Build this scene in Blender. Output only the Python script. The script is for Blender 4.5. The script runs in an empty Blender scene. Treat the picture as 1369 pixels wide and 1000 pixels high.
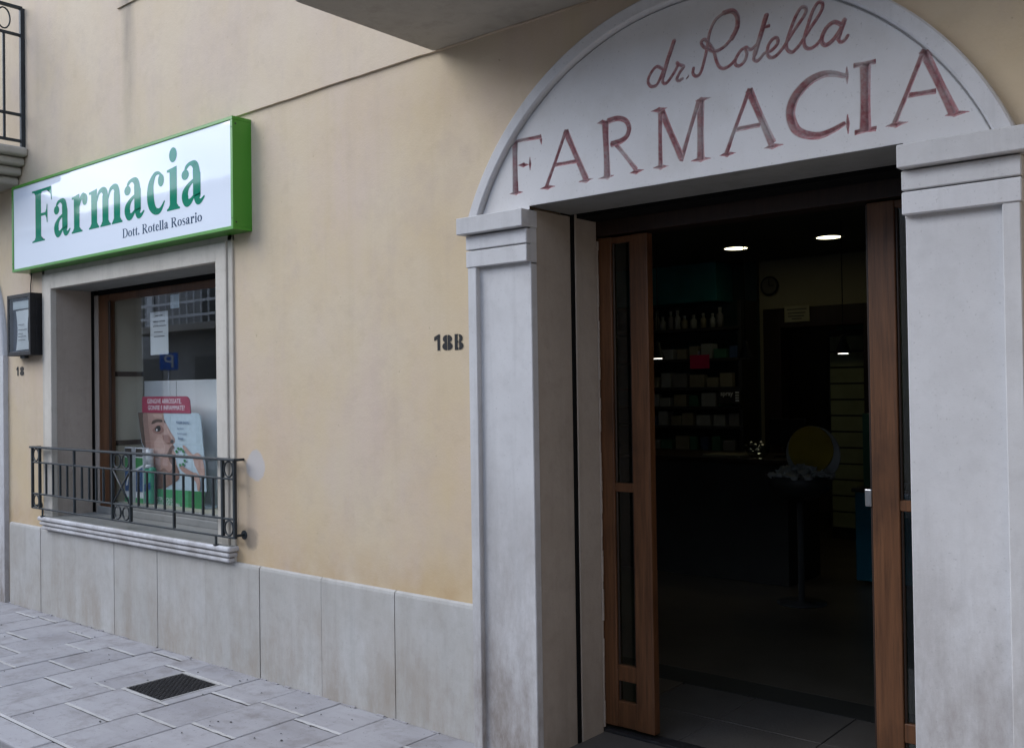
import bpy, bmesh, math, random
import numpy as np
from mathutils import Vector, Matrix

random.seed(7)
rng = np.random.default_rng(7)
S = bpy.context.scene
C = S.collection

# ---------------------------------------------------------------- camera
CAM = Vector((0.0, -3.1675, 1.55))
yaw, pitch, roll = math.radians(40.116), math.radians(0.746), math.radians(-0.831)
fw = Vector((-math.sin(yaw)*math.cos(pitch), math.cos(yaw)*math.cos(pitch), math.sin(pitch)))
r0 = Vector((math.cos(yaw), math.sin(yaw), 0)); u0 = r0.cross(fw)
rr = math.cos(roll)*r0 + math.sin(roll)*u0
uu = -math.sin(roll)*r0 + math.cos(roll)*u0
cam = bpy.data.cameras.new('camera')
cam.sensor_width = 36; cam.lens = 34.357; cam.clip_start = 0.05; cam.clip_end = 500
co = bpy.data.objects.new('camera', cam); C.objects.link(co)
M3 = Matrix((rr, uu, -fw)).transposed()
co.matrix_world = Matrix.Translation(CAM) @ M3.to_4x4()
S.camera = co

# ---------------------------------------------------------------- sky, sun, exposure
S.view_settings.view_transform = 'Standard'; S.view_settings.look = 'None'
S.view_settings.exposure = 0.55; S.view_settings.gamma = 1; S.view_settings.use_curve_mapping = False
SUN_EL, SUN_ROT = math.radians(34), math.radians(230)
w = bpy.data.worlds.new('World'); S.world = w; w.use_nodes = True
nt = w.node_tree; nt.nodes.clear()
def wn(t, **k):
    n = nt.nodes.new(t)
    for a, b in k.items(): setattr(n, a, b)
    return n
sky = wn('ShaderNodeTexSky', sky_type='NISHITA', sun_disc=False, sun_elevation=SUN_EL, sun_rotation=SUN_ROT)
bg = wn('ShaderNodeBackground'); bg.inputs['Strength'].default_value = 0.14
tc = wn('ShaderNodeTexCoord'); mp = wn('ShaderNodeMapping'); mp.inputs['Scale'].default_value = (1.0, 1.0, 2.4)
n1 = wn('ShaderNodeTexNoise'); n1.inputs['Scale'].default_value = 2.3; n1.inputs['Detail'].default_value = 7; n1.inputs['Roughness'].default_value = .52
cr = wn('ShaderNodeValToRGB'); cr.color_ramp.elements[0].position = .40; cr.color_ramp.elements[1].position = .58
n2 = wn('ShaderNodeTexNoise'); n2.inputs['Scale'].default_value = 5; n2.inputs['Detail'].default_value = 5
cr2 = wn('ShaderNodeValToRGB'); cr2.color_ramp.elements[0].color = (4.6, 6.0, 9.0, 1); cr2.color_ramp.elements[1].color = (12.2, 13.9, 17.4, 1)
cr2.color_ramp.elements[0].position = .3; cr2.color_ramp.elements[1].position = .7
mx = wn('ShaderNodeMix', data_type='RGBA'); out = wn('ShaderNodeOutputWorld')
L = nt.links.new
L(tc.outputs['Generated'], mp.inputs[0]); L(mp.outputs[0], n1.inputs[0]); L(mp.outputs[0], n2.inputs[0])
L(n1.outputs[0], cr.inputs[0]); L(n2.outputs[0], cr2.inputs[0])
L(cr.outputs[0], mx.inputs[0]); L(sky.outputs[0], mx.inputs[6]); L(cr2.outputs[0], mx.inputs[7])
L(mx.outputs[2], bg.inputs[0]); L(bg.outputs[0], out.inputs[0])
sd = bpy.data.lights.new('sun', 'SUN'); sd.energy = 1.5; sd.angle = math.radians(40); sd.color = (1, .985, .96)
so = bpy.data.objects.new('sun', sd); C.objects.link(so); so.location = (0, -8, 12)
sdir = Vector((math.sin(SUN_ROT)*math.cos(SUN_EL), math.cos(SUN_ROT)*math.cos(SUN_EL), math.sin(SUN_EL)))
so.rotation_euler = sdir.to_track_quat('Z', 'Y').to_euler()

# ---------------------------------------------------------------- materials
class NB:
    def __init__(s, name):
        s.m = bpy.data.materials.new(name); s.m.use_nodes = True; s.t = s.m.node_tree; s.t.nodes.clear()
        s.out = s.t.nodes.new('ShaderNodeOutputMaterial')
    def n(s, t, **k):
        x = s.t.nodes.new(t)
        for a, b in k.items(): setattr(x, a, b)
        return x
    def l(s, a, b): s.t.links.new(a, b)
    def pos(s, scale=(1, 1, 1), seed=0.0):
        g = s.n('ShaderNodeNewGeometry'); m = s.n('ShaderNodeMapping'); m.inputs['Scale'].default_value = scale
        m.inputs['Location'].default_value = (seed, seed*.7, seed*.3)
        s.l(g.outputs['Position'], m.inputs[0]); return m.outputs[0]
    def noise(s, vec, scale, detail=5, rough=.55, lo=.3, hi=.7):
        x = s.n('ShaderNodeTexNoise'); x.inputs['Scale'].default_value = scale; x.inputs['Detail'].default_value = detail
        x.inputs['Roughness'].default_value = rough; s.l(vec, x.inputs[0])
        mr = s.n('ShaderNodeMapRange'); mr.inputs[1].default_value = lo; mr.inputs[2].default_value = hi
        s.l(x.outputs[0], mr.inputs[0]); return mr.outputs[0]
    def mix(s, fac, a, b, amt=1.0, mode='MIX'):
        x = s.n('ShaderNodeMix', data_type='RGBA', blend_type=mode)
        if amt != 1.0 and not isinstance(fac, (int, float)):
            m = s.n('ShaderNodeMath', operation='MULTIPLY'); m.inputs[1].default_value = amt; s.l(fac, m.inputs[0]); fac = m.outputs[0]
        if isinstance(fac, (int, float)): x.inputs[0].default_value = fac
        else: s.l(fac, x.inputs[0])
        for v, i in ((a, 6), (b, 7)):
            if isinstance(v, tuple): x.inputs[i].default_value = (*v, 1)
            else: s.l(v, x.inputs[i])
        return x.outputs[2]
    def math(s, op, a, b):
        x = s.n('ShaderNodeMath', operation=op)
        for v, i in ((a, 0), (b, 1)):
            if isinstance(v, (int, float)): x.inputs[i].default_value = v
            else: s.l(v, x.inputs[i])
        return x.outputs[0]
    def zramp(s, z0, z1):
        g = s.n('ShaderNodeNewGeometry'); x = s.n('ShaderNodeSeparateXYZ'); s.l(g.outputs['Position'], x.inputs[0])
        mr = s.n('ShaderNodeMapRange'); mr.inputs[1].default_value = z0; mr.inputs[2].default_value = z1
        s.l(x.outputs[2], mr.inputs[0]); return mr.outputs[0]
    def xyz(s):
        g = s.n('ShaderNodeNewGeometry'); x = s.n('ShaderNodeSeparateXYZ'); s.l(g.outputs['Position'], x.inputs[0]); return x.outputs
    def finish(s, col, rough=.8, spec=.3, metal=0, bumps=(), coat=0, emit=None, estr=0, rough_sock=None):
        p = s.n('ShaderNodeBsdfPrincipled')
        if isinstance(col, tuple): p.inputs['Base Color'].default_value = (*col, 1)
        else: s.l(col, p.inputs['Base Color'])
        p.inputs['Roughness'].default_value = rough; p.inputs['Specular IOR Level'].default_value = spec
        p.inputs['Metallic'].default_value = metal; p.inputs['Coat Weight'].default_value = coat
        if rough_sock is not None: s.l(rough_sock, p.inputs['Roughness'])
        if emit: p.inputs['Emission Color'].default_value = (*emit, 1); p.inputs['Emission Strength'].default_value = estr
        prev = None
        for sock, dist, st in bumps:
            b = s.n('ShaderNodeBump'); b.inputs['Distance'].default_value = dist; b.inputs['Strength'].default_value = st
            s.l(sock, b.inputs['Height'])
            if prev is not None: s.l(prev, b.inputs['Normal'])
            prev = b.outputs[0]
        if prev is not None: s.l(prev, p.inputs['Normal'])
        s.l(p.outputs[0], s.out.inputs[0]); return s.m

def simple(name, col, rough=.6, spec=.4, var=.12, scale=6, bump=0, metal=0):
    b = NB(name); v = b.pos()
    f = b.noise(v, scale, 4)
    c = b.mix(f, tuple(x*(1-var) for x in col), tuple(min(1, x*(1+var)) for x in col))
    bp = [(b.noise(v, scale*14, 3), .002, bump)] if bump else []
    return b.finish(c, rough, spec, metal, bp)

def stucco(name, ca, cb, cc, stain=False):
    b = NB(name); v = b.pos()
    c = b.mix(b.noise(v, 1.5, 5, .55, .36, .62), ca, cb)
    c = b.mix(b.noise(b.pos((1, 1, .45), 3.3), 1.7, 6, .62, .46, .66), c, cc, .8)
    c = b.mix(b.noise(b.pos((1, 1, 1), 9.1), 9, 5, .6, .55, .8), c, tuple(x*.80 for x in ca), .35)
    c = b.mix(b.noise(b.pos((5, 5, .25), 5.5), 1.6, 4, .6, .54, .75), c, tuple(x*.78 for x in ca), .22)
    c = b.mix(b.noise(b.pos((1, 1, .8), 17), 4.5, 7, .7, .5, .75), c, tuple(x*.84 for x in cc), .5)
    c = b.mix(b.noise(b.pos((1, 1, 1), 2.7), 34, 2, .5, .74, .78), c, tuple(x*.5 for x in ca), .4)
    if stain:
        # rain streak running down from the short upper ledge
        xs = b.xyz()
        wob = b.noise(b.pos((1, 1, 1), 1.7), 2.5, 3, .5, 0, 1)
        d = b.math('ABSOLUTE', b.math('ADD', b.math('ADD', xs[0], 5.78), b.math('MULTIPLY', b.math('SUBTRACT', wob, .5), .05)), 0)
        mr = b.n('ShaderNodeMapRange'); mr.inputs[1].default_value = .10; mr.inputs[2].default_value = .02; b.l(d, mr.inputs[0])
        k = b.math('MULTIPLY', mr.outputs[0], b.math('MULTIPLY', b.zramp(2.95, 4.0), b.noise(b.pos((2, 2, .5), 4), 4, 4, .6, .1, .6)))
        c = b.mix(k, c, (.20, .18, .16), .75)
    else:
        lowy = b.math('MULTIPLY', b.math('SUBTRACT', 1.0, b.zramp(.7, 1.9)), b.noise(b.pos((1, 1, 1), 11), 1.6, 5, .6, .38, .60))
        c = b.mix(lowy, c, (.575, .435, .25), .5)
        # grey filler where the railing was fixed beside the window, with a soft ragged outline
        xs = b.xyz(); wob = b.noise(b.pos((1, 1, 1), 1.1), 14, 5, .6, 0, 1)
        ex = b.math('POWER', b.math('DIVIDE', b.math('ADD', xs[0], 4.505), .080), 2.0); ez = b.math('POWER', b.math('DIVIDE', b.math('SUBTRACT', xs[2], 1.14), .085), 2.0)
        rd = b.math('ADD', b.math('ADD', ex, ez), b.math('MULTIPLY', b.math('SUBTRACT', wob, .5), 1.3))
        mr = b.n('ShaderNodeMapRange'); mr.inputs[1].default_value = 1.15; mr.inputs[2].default_value = .85; b.l(rd, mr.inputs[0])
        c = b.mix(mr.outputs[0], c, (.47, .45, .44), .85)
        ex = b.math('POWER', b.math('DIVIDE', b.math('ADD', xs[0], 4.55), .07), 2.0); ez = b.math('POWER', b.math('DIVIDE', b.math('SUBTRACT', xs[2], .74), .06), 2.0)
        rd = b.math('ADD', b.math('ADD', ex, ez), b.math('MULTIPLY', b.math('SUBTRACT', wob, .5), 2.0))
        mr = b.n('ShaderNodeMapRange'); mr.inputs[1].default_value = 1.2; mr.inputs[2].default_value = .5; b.l(rd, mr.inputs[0])
        c = b.mix(mr.outputs[0], c, (.22, .19, .165), .6)
        # yellowish damp tide line above the plinth
        tide = b.math('MULTIPLY', b.math('SUBTRACT', 1.0, b.zramp(.60, .85)), b.noise(b.pos((1, 1, 1), 6), 5, 5, .6, .35, .65))
        c = b.mix(tide, c, (.42, .27, .125), .5)
    return b.finish(c, .92, .15, 0, [(b.noise(v, 5, 6, .62, 0, 1), .014, .35), (b.noise(v, 110, 3, .6, 0, 1), .002, .4)])

def stone(name, ca, cb, dirt=(.17, .14, .12), dirtamt=.5, low=0.9, bump=.35, pit=.4, tone=.06):
    b = NB(name); v = b.pos(); oi = b.n('ShaderNodeObjectInfo')
    c = b.mix(b.noise(v, 2.4, 6, .6), ca, cb)
    c = b.mix(b.noise(b.pos((1, 1, 1), 8), 14, 5, .6, .5, .8), c, tuple(x*.8 for x in ca), .5)
    c = b.mix(b.noise(b.pos((6, 6, .35), 2), 1.5, 5, .65, .52, .8), c, tuple(x*.68 for x in ca), .65)
    c = b.mix(b.noise(b.pos((1, 1, .7), 13), 1.1, 6, .7, .48, .72), c, tuple(x*.80 for x in ca), .6)
    c = b.mix(oi.outputs['Random'], c, b.mix(1.0, c, (1-tone*2, 1-tone*2.1, 1-tone*2.4), mode='MULTIPLY'))
    if dirtamt:
        k = b.math('MULTIPLY', b.math('SUBTRACT', 1.0, b.zramp(.05, low)), b.noise(b.pos((1.4, 1.4, .5), 4), 3.2, 8, .72, .40, .64))
        c = b.mix(k, c, dirt, dirtamt)
    c = b.mix(b.noise(b.pos((1, 1, 1), 5), 110, 2, .5, .66, .74), c, tuple(x*.5 for x in ca), pit)
    return b.finish(c, .85, .2, 0, [(b.noise(v, 22, 5, .6, 0, 1), .003, bump), (b.noise(v, 210, 3, .6, 0, 1), .0008, .4)])

def wood(name, ca, cb, rough=.42):
    b = NB(name); v = b.pos((14, 14, .7))
    g = b.noise(v, 3.5, 6, .65, .3, .7)
    c = b.mix(g, ca, cb)
    c = b.mix(b.noise(b.pos((30, 30, 1.2), 3), 4, 4, .6, .5, .75), c, tuple(x*.45 for x in ca), .7)
    c = b.mix(b.noise(b.pos((2, 2, 1), 6), 2, 5, .6, .52, .75), c, tuple(x*.42 for x in ca), .8)
    return b.finish(c, rough, .45, 0, [(g, .001, .3)])

def glass(name, tint=(.9, .95, .94), ior=1.5, rough=.0):
    b = NB(name); f = b.n('ShaderNodeFresnel'); f.inputs[0].default_value = ior
    t = b.n('ShaderNodeBsdfTransparent'); t.inputs[0].default_value = (*tint, 1)
    g = b.n('ShaderNodeBsdfGlossy'); g.inputs['Roughness'].default_value = rough
    v = b.pos(); bp = b.n('ShaderNodeBump'); bp.inputs['Distance'].default_value = .002; bp.inputs['Strength'].default_value = .05
    b.l(b.noise(v, 1.5, 2, .5, 0, 1), bp.inputs['Height']); b.l(bp.outputs[0], g.inputs['Normal'])
    geo = b.n('ShaderNodeNewGeometry'); k = b.math('MULTIPLY', b.math('MINIMUM', b.math('MULTIPLY', f.outputs[0], 1.7), 1.0), b.math('SUBTRACT', 1.0, geo.outputs['Backfacing']))   # two faces of the pane
    m = b.n('ShaderNodeMixShader'); b.l(k, m.inputs[0]); b.l(t.outputs[0], m.inputs[1]); b.l(g.outputs[0], m.inputs[2])
    b.l(m.outputs[0], b.out.inputs[0]); return b.m

def emit(name, col, st):
    b = NB(name); e = b.n('ShaderNodeEmission'); e.inputs[0].default_value = (*col, 1); e.inputs[1].default_value = st
    b.l(e.outputs[0], b.out.inputs[0]); return b.m

M = {}
M['stucco'] = stucco('ochre_plaster', (.55, .44, .295), (.565, .47, .345), (.545, .435, .36))
M['stucco_up'] = stucco('pale_plaster', (.56, .455, .325), (.58, .482, .362), (.545, .445, .365), True)
M['stone'] = stone('white_stone', (.56, .555, .565), (.63, .63, .645), dirt=(.19, .155, .13), dirtamt=.85, low=1.35)
M['stone_trim'] = stone('cream_stone_trim', (.53, .49, .425), (.59, .55, .485), dirtamt=0)
M['plinth'] = stone('plinth_limestone', (.43, .415, .385), (.51, .505, .495), dirt=(.27, .215, .16), dirtamt=.6, low=.75, bump=.5, tone=.06)
M['reveal'] = stone('grey_render', (.41, .35, .295), (.47, .41, .355), dirtamt=.4, low=.8, bump=.8)
M['patch'] = stone('grey_filler', (.36, .34, .325), (.42, .40, .385), dirtamt=0, tone=0)
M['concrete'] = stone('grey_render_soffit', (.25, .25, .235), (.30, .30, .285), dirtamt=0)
M['balcony'] = stone('balcony_stone', (.43, .40, .35), (.49, .46, .41), dirtamt=0)
M['wood'] = wood('varnished_wood', (.085, .034, .013), (.15, .064, .026))
M['wood_dark'] = wood('dark_wood', (.018, .009, .006), (.03, .015, .009))
M['iron'] = simple('dark_painted_iron', (.018, .024, .028), .5, .4, .3, 12, .3)
M['black'] = simple('black_paint', (.012, .012, .013), .6, .3, .2, 20)
M['blackrub'] = simple('black_gap', (.008, .008, .008), .9, .1, .1, 20)
M['casing'] = simple('green_sign_casing', (.058, .25, .02), .32, .5, .08, 3)
M['glass'] = glass('window_glass', (.97, .985, .985)); M['glass_door'] = glass('door_glass', (.62, .75, .70))
M['teal'] = simple('teal_panel', (.02, .19, .21), .4, .4, .2, 3)
M['paper'] = simple('paper', (.50, .52, .53), .8, .2, .05, 6)
M['ink'] = simple('grey_ink', (.10, .10, .11), .8, .2, .1, 20)
M['mortar'] = stone('pale_mortar', (.44, .43, .42), (.53, .515, .50), dirtamt=0, bump=.8)
M['grout'] = simple('dark_grout', (.13, .12, .115), .95, .1, .3, 14, .5)
M['cast'] = simple('cast_iron', (.035, .034, .036), .55, .4, .35, 20, .5, .4)
M['asphalt'] = simple('asphalt', (.075, .075, .078), .9, .2, .25, 9, .8)
M['beige'] = simple('beige_laminate', (.48, .445, .35), .55, .3, .06, 2)
M['white'] = simple('white_paint', (.80, .81, .80), .5, .4, .04, 3)
M['chrome'] = simple('brushed_metal', (.45, .45, .45), .3, .5, .1, 20, 0, 1)
M['lampglow'] = emit('downlight_glow', (1, .92, .56), 4.0)
M['lampglow2'] = emit('pendant_glow', (1, .92, .8), 4.0)

def slab_mat():
    b = NB('paving_stone'); v = b.pos()
    oi = b.n('ShaderNodeObjectInfo')
    c = b.mix(oi.outputs['Random'], (.265, .256, .266), (.35, .34, .348))
    c = b.mix(b.noise(v, 2.6, 7, .65, .35, .7), c, (.39, .38, .385), .6)
    c = b.mix(b.noise(b.pos((1, 4, 1), 3), 3, 6, .65, .5, .75), c, (.22, .205, .20), .45)
    c = b.mix(b.noise(b.pos((1, 1, 1), 7), 7, 6, .7, .50, .70), c, (.17, .15, .14), .55)
    c = b.mix(b.noise(b.pos((1, 1, 1), 9), 75, 2, .5, .67, .74), c, (.11, .10, .10), .55)
    return b.finish(c, .78, .3, 0, [(b.noise(v, 18, 6, .65, 0, 1), .004, .5), (b.noise(v, 150, 3, .6, 0, 1), .001, .5)])
M['slab'] = slab_mat()

def carved_mat():
    # the panel stone, with old red paint left on the walls of the carved grooves (vertex attribute 'groove')
    b = NB('carved_stone_with_red_paint'); v = b.pos()
    c = b.mix(b.noise(v, 2.4, 6, .6), (.56, .55, .55), (.63, .625, .63))
    c = b.mix(b.noise(b.pos((6, 1, 6), 2), 1.1, 5, .65, .5, .8), c, (.47, .455, .43), .45)
    c = b.mix(b.noise(b.pos((1, 1, 1), 5), 110, 2, .5, .66, .74), c, (.25, .24, .23), .4)
    a = b.n('ShaderNodeAttribute', attribute_name='groove')
    left = b.noise(b.pos((1, 1, 1), 3.7), 6, 6, .7, .34, .52)
    edge = b.noise(b.pos((1, 1, 1), 1.2), 60, 3, .6, .35, .6)
    vr = b.n('ShaderNodeMapRange'); vr.inputs[1].default_value = .02; vr.inputs[2].default_value = .16; b.l(a.outputs['Fac'], vr.inputs[0])
    vl = b.n('ShaderNodeMapRange'); vl.inputs[1].default_value = .62; vl.inputs[2].default_value = .95; b.l(a.outputs['Fac'], vl.inputs[0])
    amt = b.math('MULTIPLY', vr.outputs[0], b.math('MULTIPLY', left, b.math('ADD', .55, b.math('MULTIPLY', edge, .45))))
    paint = b.mix(b.noise(v, 30, 4, .6, .35, .65), (.27, .04, .06), (.42, .16, .175))
    grime = b.mix(vr.outputs[0], c, (.40, .355, .345), .6)
    c = b.mix(amt, grime, paint, .8)
    c = b.mix(vl.outputs[0], c, (.10, .06, .06), .35)
    return b.finish(c, .85, .2, 0, [(b.noise(v, 22, 5, .6, 0, 1), .003, .3), (b.noise(v, 210, 3, .6, 0, 1), .0008, .4)])
M['carved'] = carved_mat()

def print_mat(name, col, rough=.45, spec=.4, coat=0):
    b = NB(name); v = b.pos(); f = b.noise(v, 30, 2)
    return b.finish(b.mix(f, tuple(x*.95 for x in col), tuple(min(1, x*1.05) for x in col)), rough, spec, coat=coat)
def skin_print():
    b = NB('printed_skin'); v = b.pos()
    c = b.mix(b.noise(v, 5, 4, .6), (.40, .235, .19), (.54, .35, .29))
    return b.finish(c, .4, .4)

# ---------------------------------------------------------------- mesh helpers
def new(): return bmesh.new()
def box(bm, x0, x1, y0, y1, z0, z1, bev=0, seg=2, mi=0):
    t = bmesh.new()
    bmesh.ops.create_cube(t, size=1.0)
    for v in t.verts:
        v.co = ((x0+x1)/2 + v.co.x*(x1-x0), (y0+y1)/2 + v.co.y*(y1-y0), (z0+z1)/2 + v.co.z*(z1-z0))
    if bev: bmesh.ops.bevel(t, geom=t.edges[:], offset=bev, segments=seg, affect='EDGES', profile=.5, clamp_overlap=True)
    merge(bm, t, mi); return bm
def merge(bm, t, mi=0):
    mp_ = {v: bm.verts.new(v.co) for v in t.verts}
    for f in t.faces:
        try: g = bm.faces.new([mp_[v] for v in f.verts]); g.material_index = mi
        except ValueError: pass
    t.free()
def quad(bm, pts, mi=0):
    f = bm.faces.new([bm.verts.new(p) for p in pts]); f.material_index = mi; return f
def cyl(bm, p0, p1, r0, r1=None, n=12, caps=True, mi=0):
    if r1 is None: r1 = r0
    p0, p1 = Vector(p0), Vector(p1); d = (p1-p0).normalized()
    a = d.orthogonal().normalized(); b = d.cross(a)
    A = [bm.verts.new(p0 + (a*math.cos(2*math.pi*i/n)+b*math.sin(2*math.pi*i/n))*r0) for i in range(n)]
    B = [bm.verts.new(p1 + (a*math.cos(2*math.pi*i/n)+b*math.sin(2*math.pi*i/n))*r1) for i in range(n)]
    for i in range(n):
        f = bm.faces.new((A[i], A[(i+1) % n], B[(i+1) % n], B[i])); f.material_index = mi; f.smooth = True
    if caps: bm.faces.new(A[::-1]).material_index = mi; bm.faces.new(B).material_index = mi
def lathe(bm, cx, cy, prof, n=20, mi=0):
    rings = [[bm.verts.new((cx+r*math.cos(2*math.pi*i/n), cy+r*math.sin(2*math.pi*i/n), z)) for i in range(n)] for r, z in prof]
    for a, b in zip(rings, rings[1:]):
        for i in range(n):
            f = bm.faces.new((a[i], a[(i+1) % n], b[(i+1) % n], b[i])); f.smooth = True; f.material_index = mi
    bm.faces.new(rings[0][::-1]).material_index = mi; bm.faces.new(rings[-1]).material_index = mi
def ring(bm, cx, cz, y, R, r, n=20, k=6, sx=1.0):
    vs = []
    for i in range(n):
        a = 2*math.pi*i/n; row = []
        for j in range(k):
            b = 2*math.pi*j/k; q = R + r*math.cos(b)
            row.append(bm.verts.new((cx + sx*q*math.cos(a), y + r*math.sin(b), cz + q*math.sin(a))))
        vs.append(row)
    for i in range(n):
        for j in range(k):
            f = bm.faces.new((vs[i][j], vs[(i+1) % n][j], vs[(i+1) % n][(j+1) % k], vs[i][(j+1) % k])); f.smooth = True
def prism(bm, pts, y0, y1, mi=0):            # outline in x,z extruded along y
    a = [bm.verts.new((x, y0, z)) for x, z in pts]; b = [bm.verts.new((x, y1, z)) for x, z in pts]
    n = len(pts)
    bm.faces.new(a).material_index = mi; bm.faces.new(b[::-1]).material_index = mi
    for i in range(n): bm.faces.new((a[i], b[i], b[(i+1) % n], a[(i+1) % n])).material_index = mi
def flat(bm, pts, y, mi=0):
    f = bm.faces.new([bm.verts.new((x, y, z)) for x, z in pts]); f.material_index = mi
    return f

ORG = {}
def obj(name, bm, mat, parent=None, label=None, cat=None, group=None, kind=None, origin=None, smooth=False, fix=True):
    if fix: bmesh.ops.recalc_face_normals(bm, faces=bm.faces[:])
    if parent is not None: o0 = Vector(ORG[parent.name])
    elif origin is not None: o0 = Vector(origin)
    else: o0 = Vector((0, 0, 0))
    if o0.length: bmesh.ops.translate(bm, verts=bm.verts[:], vec=-o0)
    me = bpy.data.meshes.new(name); bm.to_mesh(me); bm.free()
    for m in (mat if isinstance(mat, (list, tuple)) else [mat]): me.materials.append(m)
    o = bpy.data.objects.new(name, me); C.objects.link(o)
    if parent is not None: o.parent = parent
    else: o.location = o0
    ORG[o.name] = tuple(o0)
    tag(o, label, cat, group, kind); return o
def tag(o, label=None, cat=None, group=None, kind=None):
    for k, v in (('label', label), ('category', cat), ('group', group), ('kind', kind)):
        if v: o[k] = v
def thing(name, label, cat, loc, group=None, kind=None):
    o = bpy.data.objects.new(name, None); C.objects.link(o); o.location = loc; o.empty_display_size = .1
    ORG[o.name] = tuple(loc); tag(o, label, cat, group, kind); return o
def part(name, parent, loc=None):
    o = bpy.data.objects.new(name, None); C.objects.link(o); o.parent = parent
    ORG[o.name] = ORG[parent.name]; return o
def copy_tree(o, parent=None):
    c = o.copy(); C.objects.link(c)
    if parent is not None: c.parent = parent
    ORG[c.name] = ORG[o.name]
    for ch in list(o.children): copy_tree(ch, c)
    return c
def bx(name, dims, mat, parent=None, bev=0, **k):
    return obj(name, box(new(), *dims, bev), mat, parent, **k)

# ================================================================ GROUND
thk = .05
road = obj('road', box(new(), -40, 30, -8.2, -1.30, -.40, -.14), M['asphalt'], kind='structure', label='dark asphalt street below the kerb')
opp_walk = obj('far_pavement', box(new(), -40, 30, -9.6, -8.2, -.40, 0, .02), M['mortar'], kind='structure', label='pavement on the far side of the street')
pav = obj('pavement', box(new(), -14, 4, -1.14, .0, -.20, -.010), M['grout'], kind='structure', label='stone slab pavement in front of the pharmacy')
CX = [-6.92, -6.66, -6.36, -6.05, -5.76, -5.445, -5.12, -4.905, -4.46, -4.13, -3.79, -3.455, -3.12, -2.80, -2.45, -2.12, -1.78, -1.44, -1.10, -.77, -.43, -.1, .24, .6, .95, 1.3]
CX = [-8.5, -8.2, -7.85, -7.55, -7.22] + CX
CJ = {-6.92: [-.09, -.62], -6.66: [-.415, -.9], -6.36: [-.15, -.59], -6.05: [-.32, -.74], -5.76: [-.19, -.555, -.95], -5.445: [-.08, -.72],
      -5.12: [-.185, -.60], -4.905: [-.198, -.562, -.86], -4.46: [-.31, -.715], -4.13: [-.245, -.63], -3.79: [-.30, -.80], -3.455: [-.52, -.95], -3.12: [-.23, -.7]}
MW = .010
MAN = (-4.895, -4.550, -.548, -.212)
for i in range(len(CX)-1):
    x0, x1 = CX[i]+.002, CX[i+1]-.002
    js = CJ.get(CX[i]) or sorted([-rng.uniform(.1, .4), -rng.uniform(.55, .95)], reverse=True)
    ys = [0.0]+list(js)+[-1.13]
    for k in range(len(ys)-1):
        ya, yb = ys[k+1], ys[k]
        if CX[i] == -4.905 and k == 1: # pit of the drain cover: a stone strip left beside it
            box_x0 = MAN[1]+.016
            a = box(new(), box_x0, x1, ya+MW, yb-MW, -thk, rng.uniform(-.0025, .001), .004)
        else:
            a = box(new(), x0, x1, ya+(MW if k < len(ys)-2 else .003), yb-(MW if k else .002), -thk, rng.uniform(-.003, .0015), .005)
            for v in a.verts:
                if v.co.z > -.02: v.co.z += (v.co.x-x0)*rng.uniform(-.002, .002)
        obj('paving_slab', a, M['slab'], pav, fix=False)
    for j in js:
        m = new(); n = 9
        top = []; bot = []
        for q in range(n+1):
            x = x0 + (x1-x0)*q/n
            top.append(m.verts.new((x, j+MW*rng.uniform(.80, 1.0), -.001+rng.uniform(-.001, .002))))
            bot.append(m.verts.new((x, j-MW*rng.uniform(.80, 1.0), -.001+rng.uniform(-.001, .002))))
        for q in range(n): m.faces.new((bot[q], bot[q+1], top[q+1], top[q]))
        obj('mortar_joint', m, M['mortar'], pav, fix=False)
x = -9.0
while x < 3:
    L_ = rng.uniform(.85, 1.25)
    obj('kerb_stone', box(new(), x+.003, x+L_-.003, -1.285, -1.146, -.22, rng.uniform(-.002, .002), .012, 3), M['slab'], pav, fix=False); x += L_
jm = new(); quad(jm, [(-9, -1.147, -.003), (3, -1.147, -.003), (3, -1.128, -.003), (-9, -1.128, -.003)])
obj('mortar_joint', jm, M['mortar'], pav, fix=False)
# loose dirt, gum and chips
bits = new()
for _ in range(60):
    x, y = rng.uniform(-7.4, -3), -abs(rng.normal(0, .35)) if rng.random() < .5 else rng.uniform(-1.2, 0)
    if y < -1.25: continue
    r = rng.uniform(.003, .010); n = 6
    vs = [bits.verts.new((x+r*rng.uniform(.6, 1.2)*math.cos(6.283*k/n), y+r*.7*rng.uniform(.6, 1.2)*math.sin(6.283*k/n), .003)) for k in range(n)]
    c_ = bits.verts.new((x, y, .007))
    for k in range(n): bits.faces.new((vs[k], vs[(k+1) % n], c_))
obj('dirt_specks', bits, M['cast'], kind='stuff', label='dark specks of dirt and gum on the pavement slabs', cat='dirt')

man = thing('drain_cover', 'square dark cast iron drain cover set in the pavement slabs', 'drain cover', (-4.72, -.38, 0))
fr = new(); a0, a1, b0, b1 = MAN
for d in ((a0-.010, a1+.010, b0-.010, b0), (a0-.010, a1+.010, b1, b1+.010), (a0-.010, a0, b0, b1), (a1, a1+.010, b0, b1)):
    box(fr, *d, -.05, .001, .002, 1)
obj('frame', fr, M['mortar'], man)
pl = new(); box(pl, a0+.004, a1-.004, b0+.004, b1-.004, -.04, -.004)
n = 19
for i in range(n):
    for j in range(n):
        xx = a0+.02+(a1-a0-.04)*i/(n-1); yy = b0+.02+(b1-b0-.04)*j/(n-1)
        if (i+j) % 2: box(pl, xx-.0072, xx+.0072, yy-.003, yy+.003, -.004, .001)
        else: box(pl, xx-.003, xx+.003, yy-.0072, yy+.0072, -.004, .001)
obj('plate', pl, M['cast'], man)

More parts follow.
